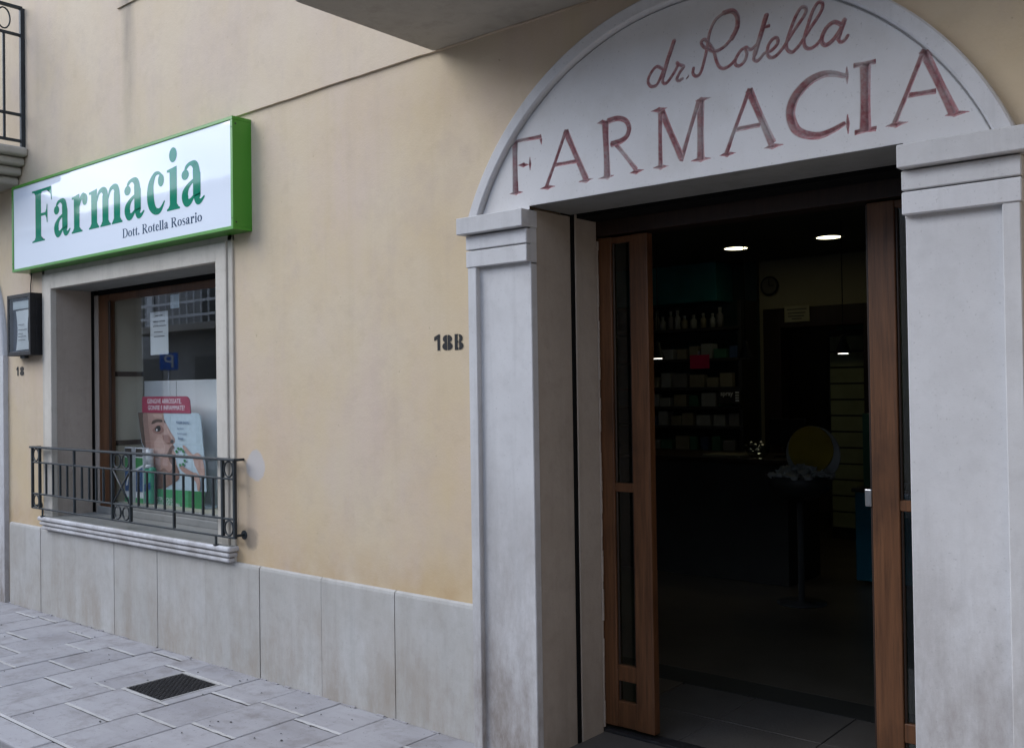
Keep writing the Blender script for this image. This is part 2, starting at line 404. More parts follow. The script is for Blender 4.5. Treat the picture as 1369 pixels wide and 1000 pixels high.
# ================================================================ BUILDING
bld = thing('pharmacy_building', 'ochre plastered corner pharmacy building with a carved stone arch door and shop window', 'building', (-4, 0, 0))
DX0, DX1, DZ = -2.54, -1.025, 2.297
WX0, WX1, WZ0, WZ1 = -6.86, -4.836, .685, 2.28
WALLY = .60
wl = new()
SX0, SX1 = -9.86, -7.70     # side arch door on the left
for d in ((-14, SX0, 0, 3.07), (SX1, -6.95, 0, 3.07), (-6.95, -4.77, 0, .60), (-6.95, -4.77, 2.36, 3.07), (-4.77, -2.60, 0, 3.07), (-2.60, -.965, 2.34, 3.07), (-.965, 4, 0, 3.07), (SX0, SX1, 3.0, 3.07)):
    box(wl, d[0], d[1], 0, WALLY, d[2], d[3])
# spandrels over the side arch
n = 16; cxs, czs, Rs = -8.78, 1.84, 1.08
for side in (-1, 1):
    P_ = [(cxs+side*Rs, czs)] + [(cxs+side*Rs*math.cos(math.pi/2*i/n), czs+Rs*math.sin(math.pi/2*i/n)) for i in range(1, n+1)] + [(cxs, 3.0), (cxs+side*Rs, 3.0)]
    prism(wl, P_, 0, WALLY)
wall = obj('wall', wl, M['stucco'], bld)
up = new()
# the upper storey plaster stands a little proud; its lower edge is hand finished
xs = np.arange(-14, 4.01, .08); f_ = []; prev = None
for x in xs:
    z = 3.072 + .002*math.sin(x*3.1)+.0012*math.sin(x*11.3+1)+rng.uniform(-.0012, .0012)
    f_.append((x, z))
va = [up.verts.new((x, -.014, z)) for x, z in f_]; vb = [up.verts.new((x, .002, z-.002)) for x, z in f_]; vt = [up.verts.new((x, -.014, 7.0)) for x, z in f_]; vu = [up.verts.new((x, .6, 7.0)) for x, z in f_]
vw = [up.verts.new((x, .6, 3.07)) for x, z in f_]
for i in range(len(f_)-1):
    for A_, B_ in ((vb, va), (va, vt), (vt, vu), (vu, vw)): up.faces.new((A_[i], A_[i+1], B_[i+1], B_[i]))
obj('upper_wall', up, M['stucco_up'], bld)
lg = new()
prism(lg, [(-5.90, 3.995), (-3.0, 4.002), (-3.0, 4.6), (-5.90, 4.6)], -.026, -.013)
obj('plaster_ledge', lg, M['stucco_up'], bld)
# house body
for d in ((-14, -13.7, .6, 9.6, 0, 7), (3.7, 4, .6, 9.6, 0, 7), (-14, 4, 9.6, 9.9, 0, 7)): obj('side_wall', box(new(), *d), M['stucco_up'], bld)
wg_ = new(); box(wg_, .80, 4.0, -2.9, -.02, 0, 7.0, .01); obj('added_shade_wing', wg_, M['stucco'], bld)  # unseen wing, added to shade the right pilaster
rf = new(); box(rf, -14.2, 4.2, -.25, 10.1, 7.0, 7.25, .02); obj('roof', rf, M['balcony'], bld)

# plinth panels
PJ = [-7.56, -7.055, -6.535, -6.015, -5.495, -4.978, -4.455, -3.935, -3.395, -2.875]
def plinth(x0, x1, zt=.60):
    b = new(); t = rng.uniform(-.002, .002)
    pr = [(-.001, 0), (-.018+t, 0), (-.018+t, zt-.020), (-.015+t, zt-.007), (-.004, zt), (-.001, zt)]
    a = [b.verts.new((x0+.0025, y, z)) for y, z in pr]; c = [b.verts.new((x1-.0025, y, z)) for y, z in pr]
    k = len(pr)
    b.faces.new(a); b.faces.new(c[::-1])
    for i in range(k): b.faces.new((a[i], a[(i+1) % k], c[(i+1) % k], c[i]))
    obj('plinth_panel', b, M['plinth'], bld)
for i in range(len(PJ)-1): plinth(PJ[i], PJ[i+1], .602)
x = -.68
while x < 3.9: plinth(x, min(x+.52, 4)); x += .52
gb = new(); quad(gb, [(-7.56, -.0135, 0), (-2.88, -.0135, 0), (-2.88, -.0135, .58), (-7.56, -.0135, .58)]); obj('joint_backing', gb, M['cast'], bld)
sk = new()
for i in range(90):        # thin mortar bead where the plinth meets the pavement
    x = -7.55 + 4.65*i/90
    if rng.random() < .35: box(sk, x, x+4.65/90, -.018-rng.uniform(.004, .013), -.016, -.004, rng.uniform(.002, .007))
obj('mortar_bead', sk, M['slab'], bld, kind='stuff', fix=False)

# ---- carved door surround
CARVED = [
    (0.0400, [(-2.614, 2.57), (-2.613, 2.366)]),
    (0.0190, [(-2.647, 2.36), (-2.611, 2.361), (-2.573, 2.359)]),
    (0.0220, [(-2.635, 2.576), (-2.613, 2.576), (-2.475, 2.572)]),
    (0.0190, [(-2.475, 2.581), (-2.471, 2.541)]),
    (0.0190, [(-2.597, 2.474), (-2.539, 2.468)]),
    (0.0190, [(-2.533, 2.497), (-2.533, 2.445)]),
    (0.0220, [(-2.346, 2.573), (-2.448, 2.363)]),
    (0.0360, [(-2.346, 2.57), (-2.251, 2.368)]),
    (0.0170, [(-2.4, 2.445), (-2.299, 2.443)]),
    (0.0190, [(-2.481, 2.359), (-2.442, 2.36), (-2.403, 2.359)]),
    (0.0190, [(-2.286, 2.359), (-2.251, 2.36), (-2.215, 2.362)]),
    (0.0400, [(-2.154, 2.572), (-2.149, 2.363)]),
    (0.0190, [(-2.191, 2.357), (-2.147, 2.358), (-2.117, 2.36)]),
    (0.0190, [(-2.192, 2.575), (-2.143, 2.575)]),
    (0.0300, [(-2.143, 2.574), (-2.099, 2.577), (-2.062, 2.563), (-2.045, 2.534), (-2.053, 2.504), (-2.079, 2.488), (-2.129, 2.482)]),
    (0.0240, [(-2.105, 2.477), (-2.062, 2.425), (-2.016, 2.367)]),
    (0.0190, [(-2.044, 2.357), (-2.016, 2.359), (-1.981, 2.361)]),
    (0.0190, [(-1.946, 2.575), (-1.912, 2.573), (-1.876, 2.575)]),
    (0.0200, [(-1.906, 2.56), (-1.909, 2.363)]),
    (0.0360, [(-1.899, 2.563), (-1.821, 2.384)]),
    (0.0240, [(-1.744, 2.574), (-1.82, 2.372)]),
    (0.0400, [(-1.737, 2.572), (-1.74, 2.365)]),
    (0.0190, [(-1.757, 2.576), (-1.734, 2.575), (-1.693, 2.577)]),
    (0.0190, [(-1.941, 2.361), (-1.909, 2.36), (-1.875, 2.359)]),
    (0.0190, [(-1.781, 2.361), (-1.74, 2.362), (-1.699, 2.359)]),
    (0.0220, [(-1.546, 2.573), (-1.636, 2.368)]),
    (0.0380, [(-1.546, 2.57), (-1.465, 2.375)]),
    (0.0180, [(-1.597, 2.443), (-1.509, 2.443)]),
    (0.0190, [(-1.663, 2.362), (-1.635, 2.363), (-1.602, 2.362)]),
    (0.0190, [(-1.495, 2.359), (-1.464, 2.362), (-1.422, 2.361)]),
    (0.0510, [(-1.205, 2.547), (-1.245, 2.564), (-1.283, 2.569), (-1.327, 2.557), (-1.366, 2.528), (-1.389, 2.495), (-1.396, 2.455), (-1.381, 2.409), (-1.352, 2.384), (-1.303, 2.369), (-1.259, 2.375), (-1.208, 2.394)]),
    (0.0190, [(-1.2, 2.576), (-1.199, 2.522)]),
    (0.0190, [(-1.2, 2.42), (-1.199, 2.359)]),
    (0.0480, [(-1.139, 2.571), (-1.143, 2.362)]),
    (0.0220, [(-1.177, 2.575), (-1.138, 2.573), (-1.107, 2.573)]),
    (0.0220, [(-1.177, 2.357), (-1.143, 2.359), (-1.109, 2.358)]),
    (0.0220, [(-0.957, 2.573), (-1.048, 2.369)]),
    (0.0400, [(-0.957, 2.571), (-0.875, 2.368)]),
    (0.0180, [(-1.004, 2.444), (-0.925, 2.44)]),
    (0.0190, [(-1.079, 2.359), (-1.046, 2.36), (-1.008, 2.36)]),
    (0.0190, [(-0.899, 2.359), (-0.871, 2.361), (-0.829, 2.359)]),
    (0.0135, [(-1.896, 2.725), (-1.919, 2.737), (-1.944, 2.718), (-1.957, 2.691), (-1.945, 2.669), (-1.921, 2.668), (-1.903, 2.691), (-1.889, 2.718)]),
    (0.0190, [(-1.843, 2.815), (-1.871, 2.75), (-1.891, 2.695)]),
    (0.0135, [(-1.891, 2.695), (-1.893, 2.674), (-1.883, 2.666), (-1.869, 2.672), (-1.845, 2.697), (-1.829, 2.72), (-1.831, 2.732), (-1.821, 2.722), (-1.803, 2.712), (-1.819, 2.694), (-1.832, 2.673), (-1.824, 2.664), (-1.809, 2.668)]),
    (0.0180, [(-1.789, 2.67), (-1.786, 2.667)]),
    (0.0135, [(-1.763, 2.696), (-1.765, 2.678), (-1.753, 2.665), (-1.737, 2.67), (-1.724, 2.699), (-1.71, 2.748), (-1.696, 2.807), (-1.673, 2.847), (-1.638, 2.866)]),
    (0.0200, [(-1.638, 2.866), (-1.607, 2.866), (-1.587, 2.842), (-1.587, 2.803), (-1.609, 2.769)]),
    (0.0135, [(-1.609, 2.769), (-1.64, 2.746), (-1.675, 2.739), (-1.706, 2.754), (-1.725, 2.77), (-1.73, 2.786), (-1.715, 2.79), (-1.698, 2.769), (-1.681, 2.741), (-1.672, 2.707), (-1.66, 2.68), (-1.642, 2.669), (-1.617, 2.675), (-1.597, 2.69)]),
    (0.0135, [(-1.552, 2.723), (-1.573, 2.719), (-1.594, 2.695), (-1.597, 2.675), (-1.583, 2.665), (-1.563, 2.675), (-1.552, 2.7), (-1.558, 2.724), (-1.537, 2.712), (-1.518, 2.722)]),
    (0.0200, [(-1.477, 2.816), (-1.499, 2.754), (-1.522, 2.693)]),
    (0.0135, [(-1.522, 2.693), (-1.526, 2.675), (-1.511, 2.667), (-1.487, 2.687)]),
    (0.0135, [(-1.496, 2.777), (-1.465, 2.778)]),
    (0.0135, [(-1.487, 2.687), (-1.46, 2.691), (-1.438, 2.709), (-1.439, 2.728), (-1.455, 2.729), (-1.472, 2.709), (-1.475, 2.683), (-1.464, 2.667), (-1.443, 2.669), (-1.417, 2.69)]),
    (0.0135, [(-1.417, 2.69), (-1.379, 2.738), (-1.34, 2.782), (-1.335, 2.804), (-1.351, 2.81), (-1.371, 2.786), (-1.393, 2.739), (-1.406, 2.699), (-1.401, 2.678), (-1.383, 2.668), (-1.358, 2.687)]),
    (0.0135, [(-1.358, 2.687), (-1.323, 2.731), (-1.284, 2.777), (-1.277, 2.803), (-1.292, 2.811), (-1.311, 2.788), (-1.331, 2.74), (-1.344, 2.7), (-1.339, 2.674), (-1.322, 2.665), (-1.3, 2.673), (-1.28, 2.693)]),
    (0.0160, [(-1.216, 2.719), (-1.239, 2.733), (-1.263, 2.723), (-1.28, 2.698), (-1.281, 2.675), (-1.266, 2.664), (-1.24, 2.679), (-1.217, 2.706)]),
    (0.0190, [(-1.205, 2.73), (-1.218, 2.701), (-1.227, 2.677)]),
    (0.0135, [(-1.227, 2.677), (-1.221, 2.663), (-1.207, 2.664), (-1.195, 2.677)]),
]
ACX, ACZ, AR, AI = -1.785, 1.839, 1.172, 1.117
GY = -.026
res = .0018
gx = np.arange(ACX-1.10, ACX+1.10+res/2, res); gz = np.arange(2.283, 2.975, res)
X, Z = np.meshgrid(gx, gz)
depth = np.zeros_like(X); groove = np.zeros_like(X)
def smooth(pts, k=5):
    if len(pts) < 3: return pts
    p = [pts[0]]+list(pts)+[pts[-1]]; o = []
    for i in range(1, len(p)-2):
        for j in range(k):
            t = j/k; a, b_, c, d = (np.array(p[i+q]) for q in (-1, 0, 1, 2))
            o.append(tuple(.5*((2*b_)+(c-a)*t+(2*a-5*b_+4*c-d)*t*t+(-a+3*b_-3*c+d)*t**3)))
    o.append(pts[-1]); return o
for wd, pts in CARVED:
    wfull = wd; shr = .80 if wd > .0205 else 1.0
    script = wd < .0205 and pts[0][1] > 2.60 and len(pts) > 2 and wd in (.0135, .016, .0200, .0190, .018)
    P_ = smooth(pts) if len(pts) > 3 else pts
    serif = abs(wd-.019) < 1e-6 and len(pts) <= 3 and not script
    tot = len(P_)-1
    for i in range(tot):
        (xa, za), (xb, zb) = P_[i], P_[i+1]
        m = .04
        ix = slice(max(0, int((min(xa, xb)-m-gx[0])/res)), max(0, int((max(xa, xb)+m-gx[0])/res))+1)
        iz = slice(max(0, int((min(za, zb)-m-gz[0])/res)), max(0, int((max(za, zb)+m-gz[0])/res))+1)
        x_, z_ = X[iz, ix], Z[iz, ix]
        if x_.size == 0: continue
        dx, dz = xb-xa, zb-za; L2 = dx*dx+dz*dz+1e-12
        t = np.clip(((x_-xa)*dx+(z_-za)*dz)/L2, 0, 1)
        d = np.hypot(x_-xa-t*dx, z_-za-t*dz)
        tt = (i+t)/tot
        if not script and not serif:      # square cut ends
            tu = ((x_-xa)*dx+(z_-za)*dz)/L2
            d = np.where(((i == 0) & (tu < -.02)) | ((i == tot-1) & (tu > 1.02)), 9.0, d)
        hw = wd/2*np.ones_like(tt)
        if serif and len(pts) == 2 and abs(pts[0][0]-pts[1][0]) < .03: hw = wd/2*.75*(1-.75*np.abs(2*tt-1))
        elif serif: hw = wd/2*1.25*(1-.95*np.abs(2*tt-1)**.8)      # wedge shaped serif: widest in the middle
        elif wd > .05: hw = .0180-.0098*np.clip(np.abs(2*tt-1)*1.25-.25, 0, 1)**1.3      # the round letter swells in its middle
        elif not script: hw = shr*wd/2*(.9+.16*np.abs(2*tt-1)**2)
        dep = np.minimum(np.clip(hw-d, 0, None)*1.15, .0245)
        depth[iz, ix] = np.maximum(depth[iz, ix], dep)
        groove[iz, ix] = np.maximum(groove[iz, ix], np.clip((hw-d)/hw, 0, 1)*(d < 1))
RR = np.hypot(X-ACX, Z-ACZ); inside = RR < AI+.012
depth = np.maximum(depth, np.where(RR > AI-.0065, .013, 0))
inside &= (Z >= DZ-.001) | (X < DX0+.002) | (X > DX1-.002)
idx = -np.ones(X.shape, int)
use = inside.copy()
idx[use] = np.arange(use.sum())
nv = use.sum()
wob = .0006*np.sin(X*17+3*np.sin(Z*9))+.0005*np.sin(Z*31+X*5)
V = np.stack([X[use], (GY+depth+wob)[use], Z[use]], 1)
f4 = np.stack([idx[:-1, :-1], idx[:-1, 1:], idx[1:, 1:], idx[1:, :-1]], -1).reshape(-1, 4)
f4 = f4[(f4 >= 0).all(1)]
me = bpy.data.meshes.new('carved_tympanum')
me.vertices.add(nv); me.vertices.foreach_set('co', (V-np.array(ORG[bld.name])).ravel())
me.loops.add(f4.size); me.loops.foreach_set('vertex_index', f4.ravel())
me.polygons.add(len(f4)); me.polygons.foreach_set('loop_start', np.arange(0, f4.size, 4)); me.polygons.foreach_set('loop_total', np.full(len(f4), 4))
me.update(calc_edges=True); me.validate()
at = me.attributes.new('groove', 'FLOAT', 'POINT'); at.data.foreach_set('value', groove[use].astype(np.float32))
me.materials.append(M['carved'])
tym = bpy.data.objects.new('carved_tympanum', me); C.objects.link(tym); tym.parent = bld; ORG[tym.name] = ORG[bld.name]
tym['label'] = 'arched stone panel carved with worn red pharmacy lettering'
# slab behind it, giving the lintel its edge
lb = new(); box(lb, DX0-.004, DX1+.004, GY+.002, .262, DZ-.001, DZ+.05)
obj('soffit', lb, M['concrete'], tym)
# arch ring
a0_ = math.asin((2.275-ACZ)/AR); n = 72
ab = new(); rows = []
for i in range(n+1):
    a = a0_+(math.pi-2*a0_)*i/n; cs, sn = math.cos(a), math.sin(a)
    prof = [(AR, .0), (AR, -.044), (AR-.006, -.050), (AI+.007, -.050), (AI, -.044), (AI, .0)]
    rows.append([ab.verts.new((ACX+r*cs, y, ACZ+r*sn)) for r, y in prof])
for A_, B_ in zip(rows, rows[1:]):
    for j in range(5):
        f = ab.faces.new((A_[j], A_[j+1], B_[j+1], B_[j])); f.smooth = j in (0, 4)
ab.faces.new(rows[0]); ab.faces.new(rows[-1][::-1])
obj('arch_ring', ab, M['stone'], tym)
for s in (-1, 1):
    xi = -s*0 + (DX1 if s > 0 else DX0)           # edge on the opening
    def span(a, b): return (xi+s*a, xi+s*b) if s > 0 else (xi+s*b, xi+s*a)
    pb = new()
    x0, x1 = span(0, .29); box(pb, x0, x1, -.020, .02, -.005, 2.068, .003, 1)
    obj('pilaster', pb, M['stone'], tym)
    pb = new(); x0, x1 = span(.285, .335); box(pb, x0, x1, -.045, .01, -.005, 2.068, .003, 1); obj('pilaster_strip', pb, M['stone'], tym)
    for (za, zb, yf, e, g) in ((2.209, 2.281, -.083, .366, 0), (2.143, 2.204, -.050, .340, 0), (2.0675, 2.138, -.050, .340, 0)):
        x0, x1 = span(-.001 if e < .36 else -.004, e)
        obj('capital_block', box(new(), x0, x1, yf, .02, za, zb, .003, 1), M['stone'], tym)
    x0, x1 = span(0, .336); obj('capital_core', box(new(), x0, x1, -.022, .018, 2.06, 2.279), M['stone'], tym)

# ---- door reveals, shutter groove, sliding leaves
for d in ((DX0-.07, DX0-.004, .012, .262, -.005, 2.29), (DX0-.07, DX0+.002, .287, .450, -.005, 2.36), (DX1+.004, DX1+.07, .012, .262, -.005, 2.29), (DX1-.002, DX1+.07, .287, .450, -.005, 2.36)):
    obj('door_reveal', box(new(), *d, .005), M['reveal'], bld)
for d in ((DX0-.07, DX0-.001, .263, .2865, -.005, 2.33), (DX1+.001, DX1+.07, .263, .2865, -.005, 2.33), (DX0-.07, DX1+.07, .263, .286, 2.33, 2.36), (DX0-.06, DX1+.06, .30, .44, 2.285, 2.36)):
    obj('shutter_guide', box(new(), *d), M['blackrub'], bld)
pk = new(); box(pk, DX0-.08, DX1+.08, .455, .56, 2.222, 2.37, .004); obj('door_head', pk, M['wood_dark'], bld)

def leaf(x0, x1, y):
    s1, s2 = .100, .092
    f = new()
    box(f, x0, x0+s1, y, y+.045, .03, 2.214, .004); box(f, x1-s2, x1, y, y+.045, .03, 2.214, .004)
    return f, x0+s1, x1-s2
def make_leaf(x0, x1, y, label):
    f, a, b = leaf(x0, x1, y)
    d = obj('sliding_door', f, M['wood'], bld, label=label)
    for za, zb in ((.03, .145), (.235, .305), (1.075, 1.115), (2.185, 2.213)):
        obj('rail', box(new(), a-.002, b+.002, y+.004, y+.041, za, zb, .003, 1), M['wood'], d)
    for za, zb in ((.142, .238), (.302, 1.078), (1.112, 2.188)):
        obj('pane', box(new(), a-.001, b+.001, y+.019, y+.026, za, zb), M['glass_door'], d)
        for (xa, xb) in ((a, a+.010), (b-.010, b)): obj('glazing_bead', box(new(), xa, xb, y+.008, y+.018, za+.003, zb-.003, .003, 1), M['wood_dark'], d)
    return d
make_leaf(-2.575, -2.285, .470, 'left sliding door leaf with worn varnished stiles')
dr = make_leaf(-1.325, -.985, .470, 'right sliding door leaf with worn varnished stiles')
hb_ = new(); box(hb_, -1.352, -1.326, .468, .486, 1.085, 1.150, .004); obj('handle', hb_, M['chrome'], dr)
# rubber strip on the edge of the leaves
obj('edge_strip', box(new(), -1.334, -1.3255, .478, .506, .03, 2.21, .002), M['wood_dark'], dr)
lip = new(); zz = .02
while zz < 2.2:
    h_ = rng.uniform(.02, .09); e_ = rng.uniform(-.001, .0045)
    box(lip, DX0-.02, DX0+.002+e_, .4505, .462, zz, min(zz+h_, 2.2), .002, 1); zz += h_
obj('plaster_lip', lip, M['reveal'], bld, kind='stuff', fix=False)
th = new(); box(th, DX0-.03, DX1+.03, .455, .53, -.02, .012, .003)
obj('door_track', th, M['cast'], bld)

# ---- window surround
ws = new()
fx0, fx1 = WX0-.105, WX1+.105; ft = WZ1+.105
box(ws, fx0, WX0, -.022, .02, .60, ft, .003, 1); box(ws, WX1, fx1, -.022, .02, .60, ft, .003, 1)
box(ws, WX0-.002, WX1+.002, -.022, .02, WZ1, ft, .003, 1)
sur = obj('window_surround', ws, M['stone_trim'], bld)
wm = new()
box(wm, fx0-.048, fx0-.001, -.012, .01, .60, ft+.05, .004, 2); box(wm, fx1+.001, fx1+.048, -.012, .01, .60, ft+.05, .004, 2); box(wm, fx0-.048, fx1+.048, -.012, .01, ft+.001, ft+.05, .004, 2)
obj('outer_moulding', wm, M['stone_trim'], sur)
for d in ((WX0-.06, WX0-.002), (WX1+.002, WX1+.06)):
    obj('window_reveal', box(new(), *d, .019, .270, .66, 2.34, .002), M['reveal'], sur)
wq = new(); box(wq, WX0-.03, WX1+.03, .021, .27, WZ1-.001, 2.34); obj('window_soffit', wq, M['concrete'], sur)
for k, (za, zb, yf) in enumerate(((.661, .690, -.068), (.630, .656, -.060), (.599, .625, -.052))):
    s = new(); e = (.072-.006*k)
    box(s, WX0-.075+.012*k-.06, WX1+.075-.012*k+.095, yf, .30 if k == 0 else .05, za, zb, .0115, 5)
    obj('sill_course', s, M['stone'], sur)
obj('sill_top', box(box(new(), WX0-.122, WX1+.158, -.052, .021, .6895, .6925, .001, 1), WX0+.001, WX1-.001, .0215, .284, .6895, .6925, .001, 1), M['concrete'], sur)
sc = new(); box(sc, WX0-.11, WX1+.14, -.036, .03, .602, .688); obj('sill_core', sc, M['grout'], sur)
for d in ((WX0-.06, WX0-.014, .271, .298, .685, 2.30), (WX1+.014, WX1+.06, .271, .298, .685, 2.30), (WX0-.06, WX1+.06, .271, .298, 2.30, 2.34), (WX0-.03, WX1+.03, .298, .34, 2.25, 2.34)):
    obj('shutter_guide', box(new(), *d), M['blackrub'], sur)
# wooden window frame and pane
wf = new()
y0, y1 = .300, .345
box(wf, WX0-.02, -6.815, .298, .36, .69, 2.29); # grey render strip beside the frame
obj('render_strip', wf, M['reveal'], sur)
wf = new()
box(wf, -6.815, -6.66, y0, y1, .70, 2.25, .006); box(wf, -4.98, -4.80, y0, y1, .70, 2.25, .006)
box(wf, -6.66, -4.98, y0+.003, y1-.003, 2.20, 2.25, .004)
win = obj('shop_window', wf, M['wood'], bld)
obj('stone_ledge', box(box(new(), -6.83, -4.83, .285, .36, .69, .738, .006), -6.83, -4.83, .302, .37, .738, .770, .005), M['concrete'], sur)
ob = new(); box(ob, -6.67, -4.97, .318, .324, .768, 2.21)
obj('pane', ob, M['glass'], win)
bd = new(); box(bd, -6.66, -6.632, y0-.012, y0+.002, .772, 2.20, .005); obj('glazing_bead', bd, M['wood_dark'], win)
# display box behind the pane
db = new(); box(db, -6.76, -6.71, .36, .585, .76, 2.35); 
side = obj('display_side_panel', db, M['beige'], bld)
for z in (1.17, 1.665):
    obj('batten', box(new(), -6.712, -6.700, .362, .583, z, z+.035, .003), M['wood_dark'], side)
obj('display_back_panel', box(new(), -6.70, -4.70, .585, .61, .76, 1.63, .003), M['white'], bld)
jn = new(); box(jn, -6.265, -6.262, .5835, .586, .77, 1.625); obj('panel_joint', jn, M['grout'], bld)
obj('display_floor', box(new(), -6.76, -4.70, .35, .585, .70, .775), M['beige'], bld)
obj('display_top', box(new(), -6.76, -4.70, .35, .62, 2.36, 2.40), M['wood_dark'], bld)

# ---- balconies
def balcony(x0, x1, yf, zb, steps, label, rail=True):
    b = new()
    for (za, zz, inset) in steps: box(b, x0+inset, x1-inset, yf+inset, -.013, za, zz, .022, 4)
    o = obj('balcony', b, M['balcony'], bld, label=label)
    if rail:
        z0, z1 = steps[-1][1]+.05, steps[-1][1]+1.02
        q = [(x0+.06, -.03), (x0+.06, yf+.06), (x1-.06, yf+.06), (x1-.06, -.03)]
        for (xa, ya), (xb, yb) in zip(q, q[1:]):
            L_ = math.hypot(xb-xa, yb-ya); nb = max(1, int(L_/.12))
            ex = .014 if xa == xb else 0; ey = .014 if ya == yb else 0
            for z, t in ((z0, .010), (z0+.19, .010), (z1-.2, .010), (z1, .016)):
                rb = new()
                box(rb, min(xa, xb)-ex*t/.014, max(xa, xb)+ex*t/.014, min(ya, yb)-ey*t/.014, max(ya, yb)+ey*t/.014, z-.010, z+.010, .002, 1)
                obj('rail_bar', rb, M['iron'], o)
            for k in range(nb+1):
                px, py = xa+(xb-xa)*k/nb, ya+(yb-ya)*k/nb
                post = k in (0, nb)
                t = .015 if post else .008
                obj('rail_post' if post else 'baluster', box(new(), px-t, px+t, py-t, py+t, z0 if not post else steps[-1][1]-.01, z1 if post else z1-.2, .002, 1), M['iron'], o)
                if not post and ya != yb:
                    rg = new(); 
                    # scroll ring under the hand rail
                    for i in range(18):
                        a, c = 2*math.pi*i/18, 2*math.pi*(i+1)/18
                        cyl(rg, (px, py+.045*math.cos(a), z1-.1+.075*math.sin(a)), (px, py+.045*math.cos(c), z1-.1+.075*math.sin(c)), .006, n=6, caps=False)
                    obj('scroll', rg, M['iron'], o)
    return o
balcony(-11.5, -7.20, -.60, 3.07, ((3.07, 3.135, .15), (3.137, 3.20, .10), (3.202, 3.262, .05), (3.264, 3.33, .0)), 'upper left balcony with dark iron railing and stepped stone edge')
balcony(-3.095, 2.6, -.80, 3.066, ((3.066, 3.22, .0),), 'balcony slab over the arched door seen from below')

# ---- side arch on the far left
sa = new(); rows = []; n = 40
for i in range(n+1):
    a = math.pi*i/n; cs, sn = math.cos(a), math.sin(a)
    rows.append([sa.verts.new((cxs+r*cs, y, czs+r*sn)) for r, y in ((1.17, 0), (1.17, -.025), (1.14, -.035), (.86, -.035), (.84, -.02), (.84, .25))])
for A_, B_ in zip(rows, rows[1:]):
    for j in range(5): sa.faces.new((A_[j], A_[j+1], B_[j+1], B_[j])).smooth = True
sd_ = obj('side_door_surround', sa, M['stone'], bld)
for s in (-1, 1):
    pb = new(); xa, xb = sorted((cxs+s*.84, cxs+s*1.17)); box(pb, xa, xb, -.035, .25, -.005, 1.84, .004); obj('pilaster', pb, M['stone'], sd_)
dd = new(); box(dd, cxs-.9, cxs+.9, .20, .26, 0, 2.75); obj('side_door', dd, M['wood'], bld)
for i in range(2):
    for z in (.15, 1.0, 1.8): obj('door_panel', box(new(), cxs-.75+.8*i, cxs-.1+.8*i, .185, .21, z, z+.7, .01), M['wood_dark'], sd_)


# ================================================================ LETTERING
def cat_rom(p, k=6):
    P_ = [np.array(q, float) for q in p]
    P_ = [2*P_[0]-P_[1]]+P_+[2*P_[-1]-P_[-2]]; o = []
    for i in range(1, len(P_)-2):
        for j in range(k):
            t = j/k; a, b_, c, d = P_[i-1:i+3]
            o.append(.5*((2*b_)+(c-a)*t+(2*a-5*b_+4*c-d)*t*t+(-a+3*b_-3*c+d)*t**3))
    o.append(P_[-2]); return o
def rib(pts, ws, k=7):
    q = cat_rom([(p[0], p[1], w_) for p, w_ in zip(pts, ws)], k)
    L_, R_ = [], []
    for i, p in enumerate(q):
        d = (q[min(i+1, len(q)-1)]-q[max(i-1, 0)])[:2]; d = d/(np.linalg.norm(d)+1e-9); nrm = np.array((-d[1], d[0]))
        h = max(p[2], .004)/2
        L_.append(p[:2]+nrm*h); R_.append(p[:2]-nrm*h)
    return [[tuple(L_[i]), tuple(R_[i]), tuple(R_[i+1]), tuple(L_[i+1])] for i in range(len(q)-1)]
def disc(cx, cy, rx, ry, n=22): return [[(cx+rx*math.cos(6.28318*i/n), cy+ry*math.sin(6.28318*i/n)) for i in range(n)]]
def rect(a, b, c, d): return [[(a, c), (b, c), (b, d), (a, d)]]
def foot(x0, x1, sx0, sx1, top=False, y=0.0):      # bracketed slab serif
    s = -1 if top else 1
    P_ = [(x0, y), (x1, y), (x1, y+.018*s), (sx1+.03, y+.03*s), (sx1, y+.065*s), (sx0, y+.065*s), (sx0-.03, y+.03*s), (x0, y+.018*s)]
    return [P_ if not top else P_[::-1]]
def flag(x0, x1, y): return [[(x0, y-.035), (x1-.02, y-.06), (x1, y-.05), (x1, y+.012), (x0, y-.012)]]
